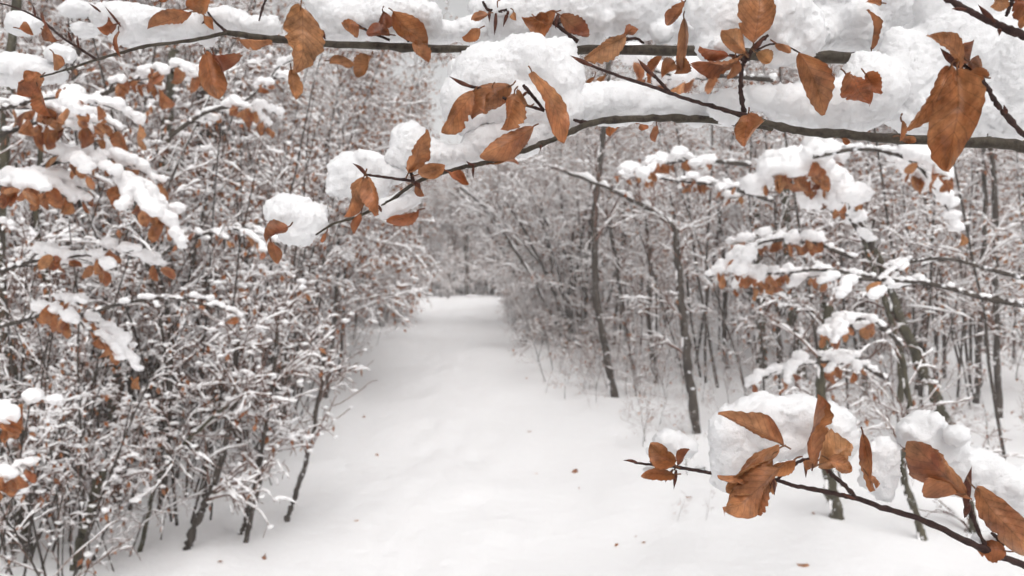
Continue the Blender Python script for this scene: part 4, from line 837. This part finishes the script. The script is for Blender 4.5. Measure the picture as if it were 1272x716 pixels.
# left side
for i, (pts, w, d, bk, lab, kw) in enumerate([
    ([(36, 705), (26, 620), (20, 520), (10, 430), (2, 340), (4, 200), (14, 60), (24, -40)], (15, 11), 4.4, BARK_OLIVE, 'dark greenish trunk running up the left edge', {}),
    ([(92, 715), (104, 660), (122, 600), (128, 585)], (13, 11), 4.1, BARK_OLIVE, 'short broken pale olive stem at lower left', dict(nb=3, blen=0.3)),
    ([(40, 690), (24, 600), (24, 500), (60, 400), (46, 280), (50, 180)], (9, 6), 4.6, BARK_OLIVE, 'thin olive sapling bending beside the left edge trunk', {}),
    ([(62, 618), (72, 560), (80, 500), (86, 430), (90, 330), (88, 200), (96, 60)], (13, 8), 6.0, BARK, 'grey upright sapling a little in from the left edge', {}),
    ([(136, 600), (142, 540), (147, 470), (165, 410), (184, 345), (198, 270), (206, 180), (215, 60)], (17, 12), 6.2, BARK_OLIVE, 'thickest curved grey-olive trunk inside the left thicket', {}),
    ([(226, 704), (240, 660), (262, 610), (274, 575), (290, 500), (296, 420)], (11, 6), 4.45, BARK, 'dark crooked sapling leaning right at the front of left thicket', {}),
    ([(300, 694), (310, 650), (322, 600), (328, 540), (340, 470), (345, 380)], (7, 4), 4.6, BARK, 'thin dark paired sapling nearest the path at lower left', {}),
    ([(296, 674), (312, 620), (324, 560), (336, 500)], (6, 4), 4.75, BARK, 'thinner companion stem beside the paired sapling at lower left', {}),
    ([(356, 650), (372, 600), (388, 540), (398, 480), (404, 440)], (7, 4), 5.1, BARK, 'dark wavy sapling standing alone at the left path edge', {}),
    ([(190, 660), (205, 600), (212, 500), (210, 400), (196, 330), (192, 240)], (7, 5), 5.2, BARK, 'slim upright sapling in front of the thickest left trunk', {}),
    ([(170, 700), (195, 600), (240, 540), (290, 500)], (6, 4), 4.4, BARK_OLIVE, 'snow topped stem leaning far right across the lower left thicket', {}),
    ([(268, 520), (270, 420), (272, 330), (262, 240), (258, 150), (262, 40)], (34, 26), 8.5, BARK, 'broad dark trunk half hidden deep in the left thicket', dict(blen=0.8)),
    ([(250, 640), (256, 560), (250, 470), (252, 380), (262, 290)], (6, 4), 5.6, BARK, 'slim sapling right of the thickest left trunk', {})]):
    kk = dict(tlo=0.25, nb=12, blen=0.34, bup=0.6, leaves=24, clump=70, snow=0.009, twlen=0.25, letlen=0.11); kk.update(kw)
    hero('beech_sapling' if w[0] < 12 else 'pole_tree', lab, 'sapling' if w[0] < 12 else 'tree', [(pts, w)], d, 360 + i, bark=bk, **kk)
# far trunks at the bend
for i, (x, y0, y1, w, d, lab) in enumerate([(580, 372, 250, 5.5, 31, 'darkest straight trunk at the bend of the path'), (566, 372, 270, 4, 32, 'thin trunk left of the darkest trunk at the bend'), (634, 366, 255, 6, 34, 'dark trunk where the path disappears'),
                                          (612, 368, 262, 5, 35, 'thin trunk between the two dark trunks at the bend'), (520, 380, 262, 4, 30, 'pale thin trunk at the left of the bend')]):
    hero('pole_tree', lab, 'tree', [([(x, y0), (x - 2, (y0 + y1) / 2), (x + 3, y1), (x, y1 - 70)], (w, w * 0.6))], d, 390 + i, nb=16, blen=1.6, twlen=0.9, letlen=0.4, snow=0.024, leaves=0, tlo=0.15)

# ------------------------------------------------------------------ litter on the snow
def litter():
    rng = np.random.default_rng(77); fl = []
    for i, (x, y) in enumerate([(660, 537), (664, 590), (710, 588), (720, 608), (440, 648), (768, 678), (790, 668), (802, 676), (466, 568), (990, 702), (728, 470), (778, 544), (742, 505), (820, 560), (700, 480), (895, 680), (470, 455), (940, 640), (1010, 640), (860, 620), (450, 520), (330, 690), (270, 700), (455, 500), (640, 440), (655, 470), (812, 520), (900, 600)]):
        d = 1.6 * F / (y - 345.0)
        for _ in range(6):
            p = at(x, y, d); d = d * (1 + (p[2] - gz(p[0], p[1])) / 1.6 * 0.8)
        p = at(x, y, d); o = obj('fallen_leaf', LEAF_VARIANTS[i % 12], None, loc=(p[0], p[1], gz(p[0], p[1]) + 0.010), label='fallen leaf', category='leaf', group='fallen leaves on the snow'); fl.append((d, o))
        o.rotation_euler = (rng.uniform(0.9, 1.7), rng.normal(0, 0.5), rng.uniform(0, 6.28)); o.scale = [rng.uniform(0.4, 0.85)] * 3
    for n, (d, o) in enumerate(sorted(fl, key=lambda q: q[0])): o['label'] = 'small curled brown leaf fallen on the snow, %s to the viewer' % ORD[n]
litter()


# ------------------------------------------------------------------ winter haze: one closed box of even, pale air
def haze():
    m, nt, out = new_mat('haze_air'); v = N(nt, 'ShaderNodeVolumePrincipled'); v.inputs['Color'].default_value = (0.99, 0.975, 0.965, 1); v.inputs['Density'].default_value = 0.0045; v.inputs['Anisotropy'].default_value = 0.0
    nt.links.new(v.outputs[0], out.inputs['Volume'])
    x0, x1, y0, y1, z0, z1 = -430, 430, -20, 640, -2, 19
    V = [(x0, y0, z0), (x1, y0, z0), (x1, y1, z0), (x0, y1, z0), (x0, y0, z1), (x1, y0, z1), (x1, y1, z1), (x0, y1, z1)]
    Q = [(0, 3, 2, 1), (4, 5, 6, 7), (0, 1, 5, 4), (1, 2, 6, 5), (2, 3, 7, 6), (3, 0, 4, 7)]
    obj('haze', mesh_np('haze', V, Q, None, m, False), kind='stuff', label='thin pale winter haze filling the wood', category='haze')
haze()
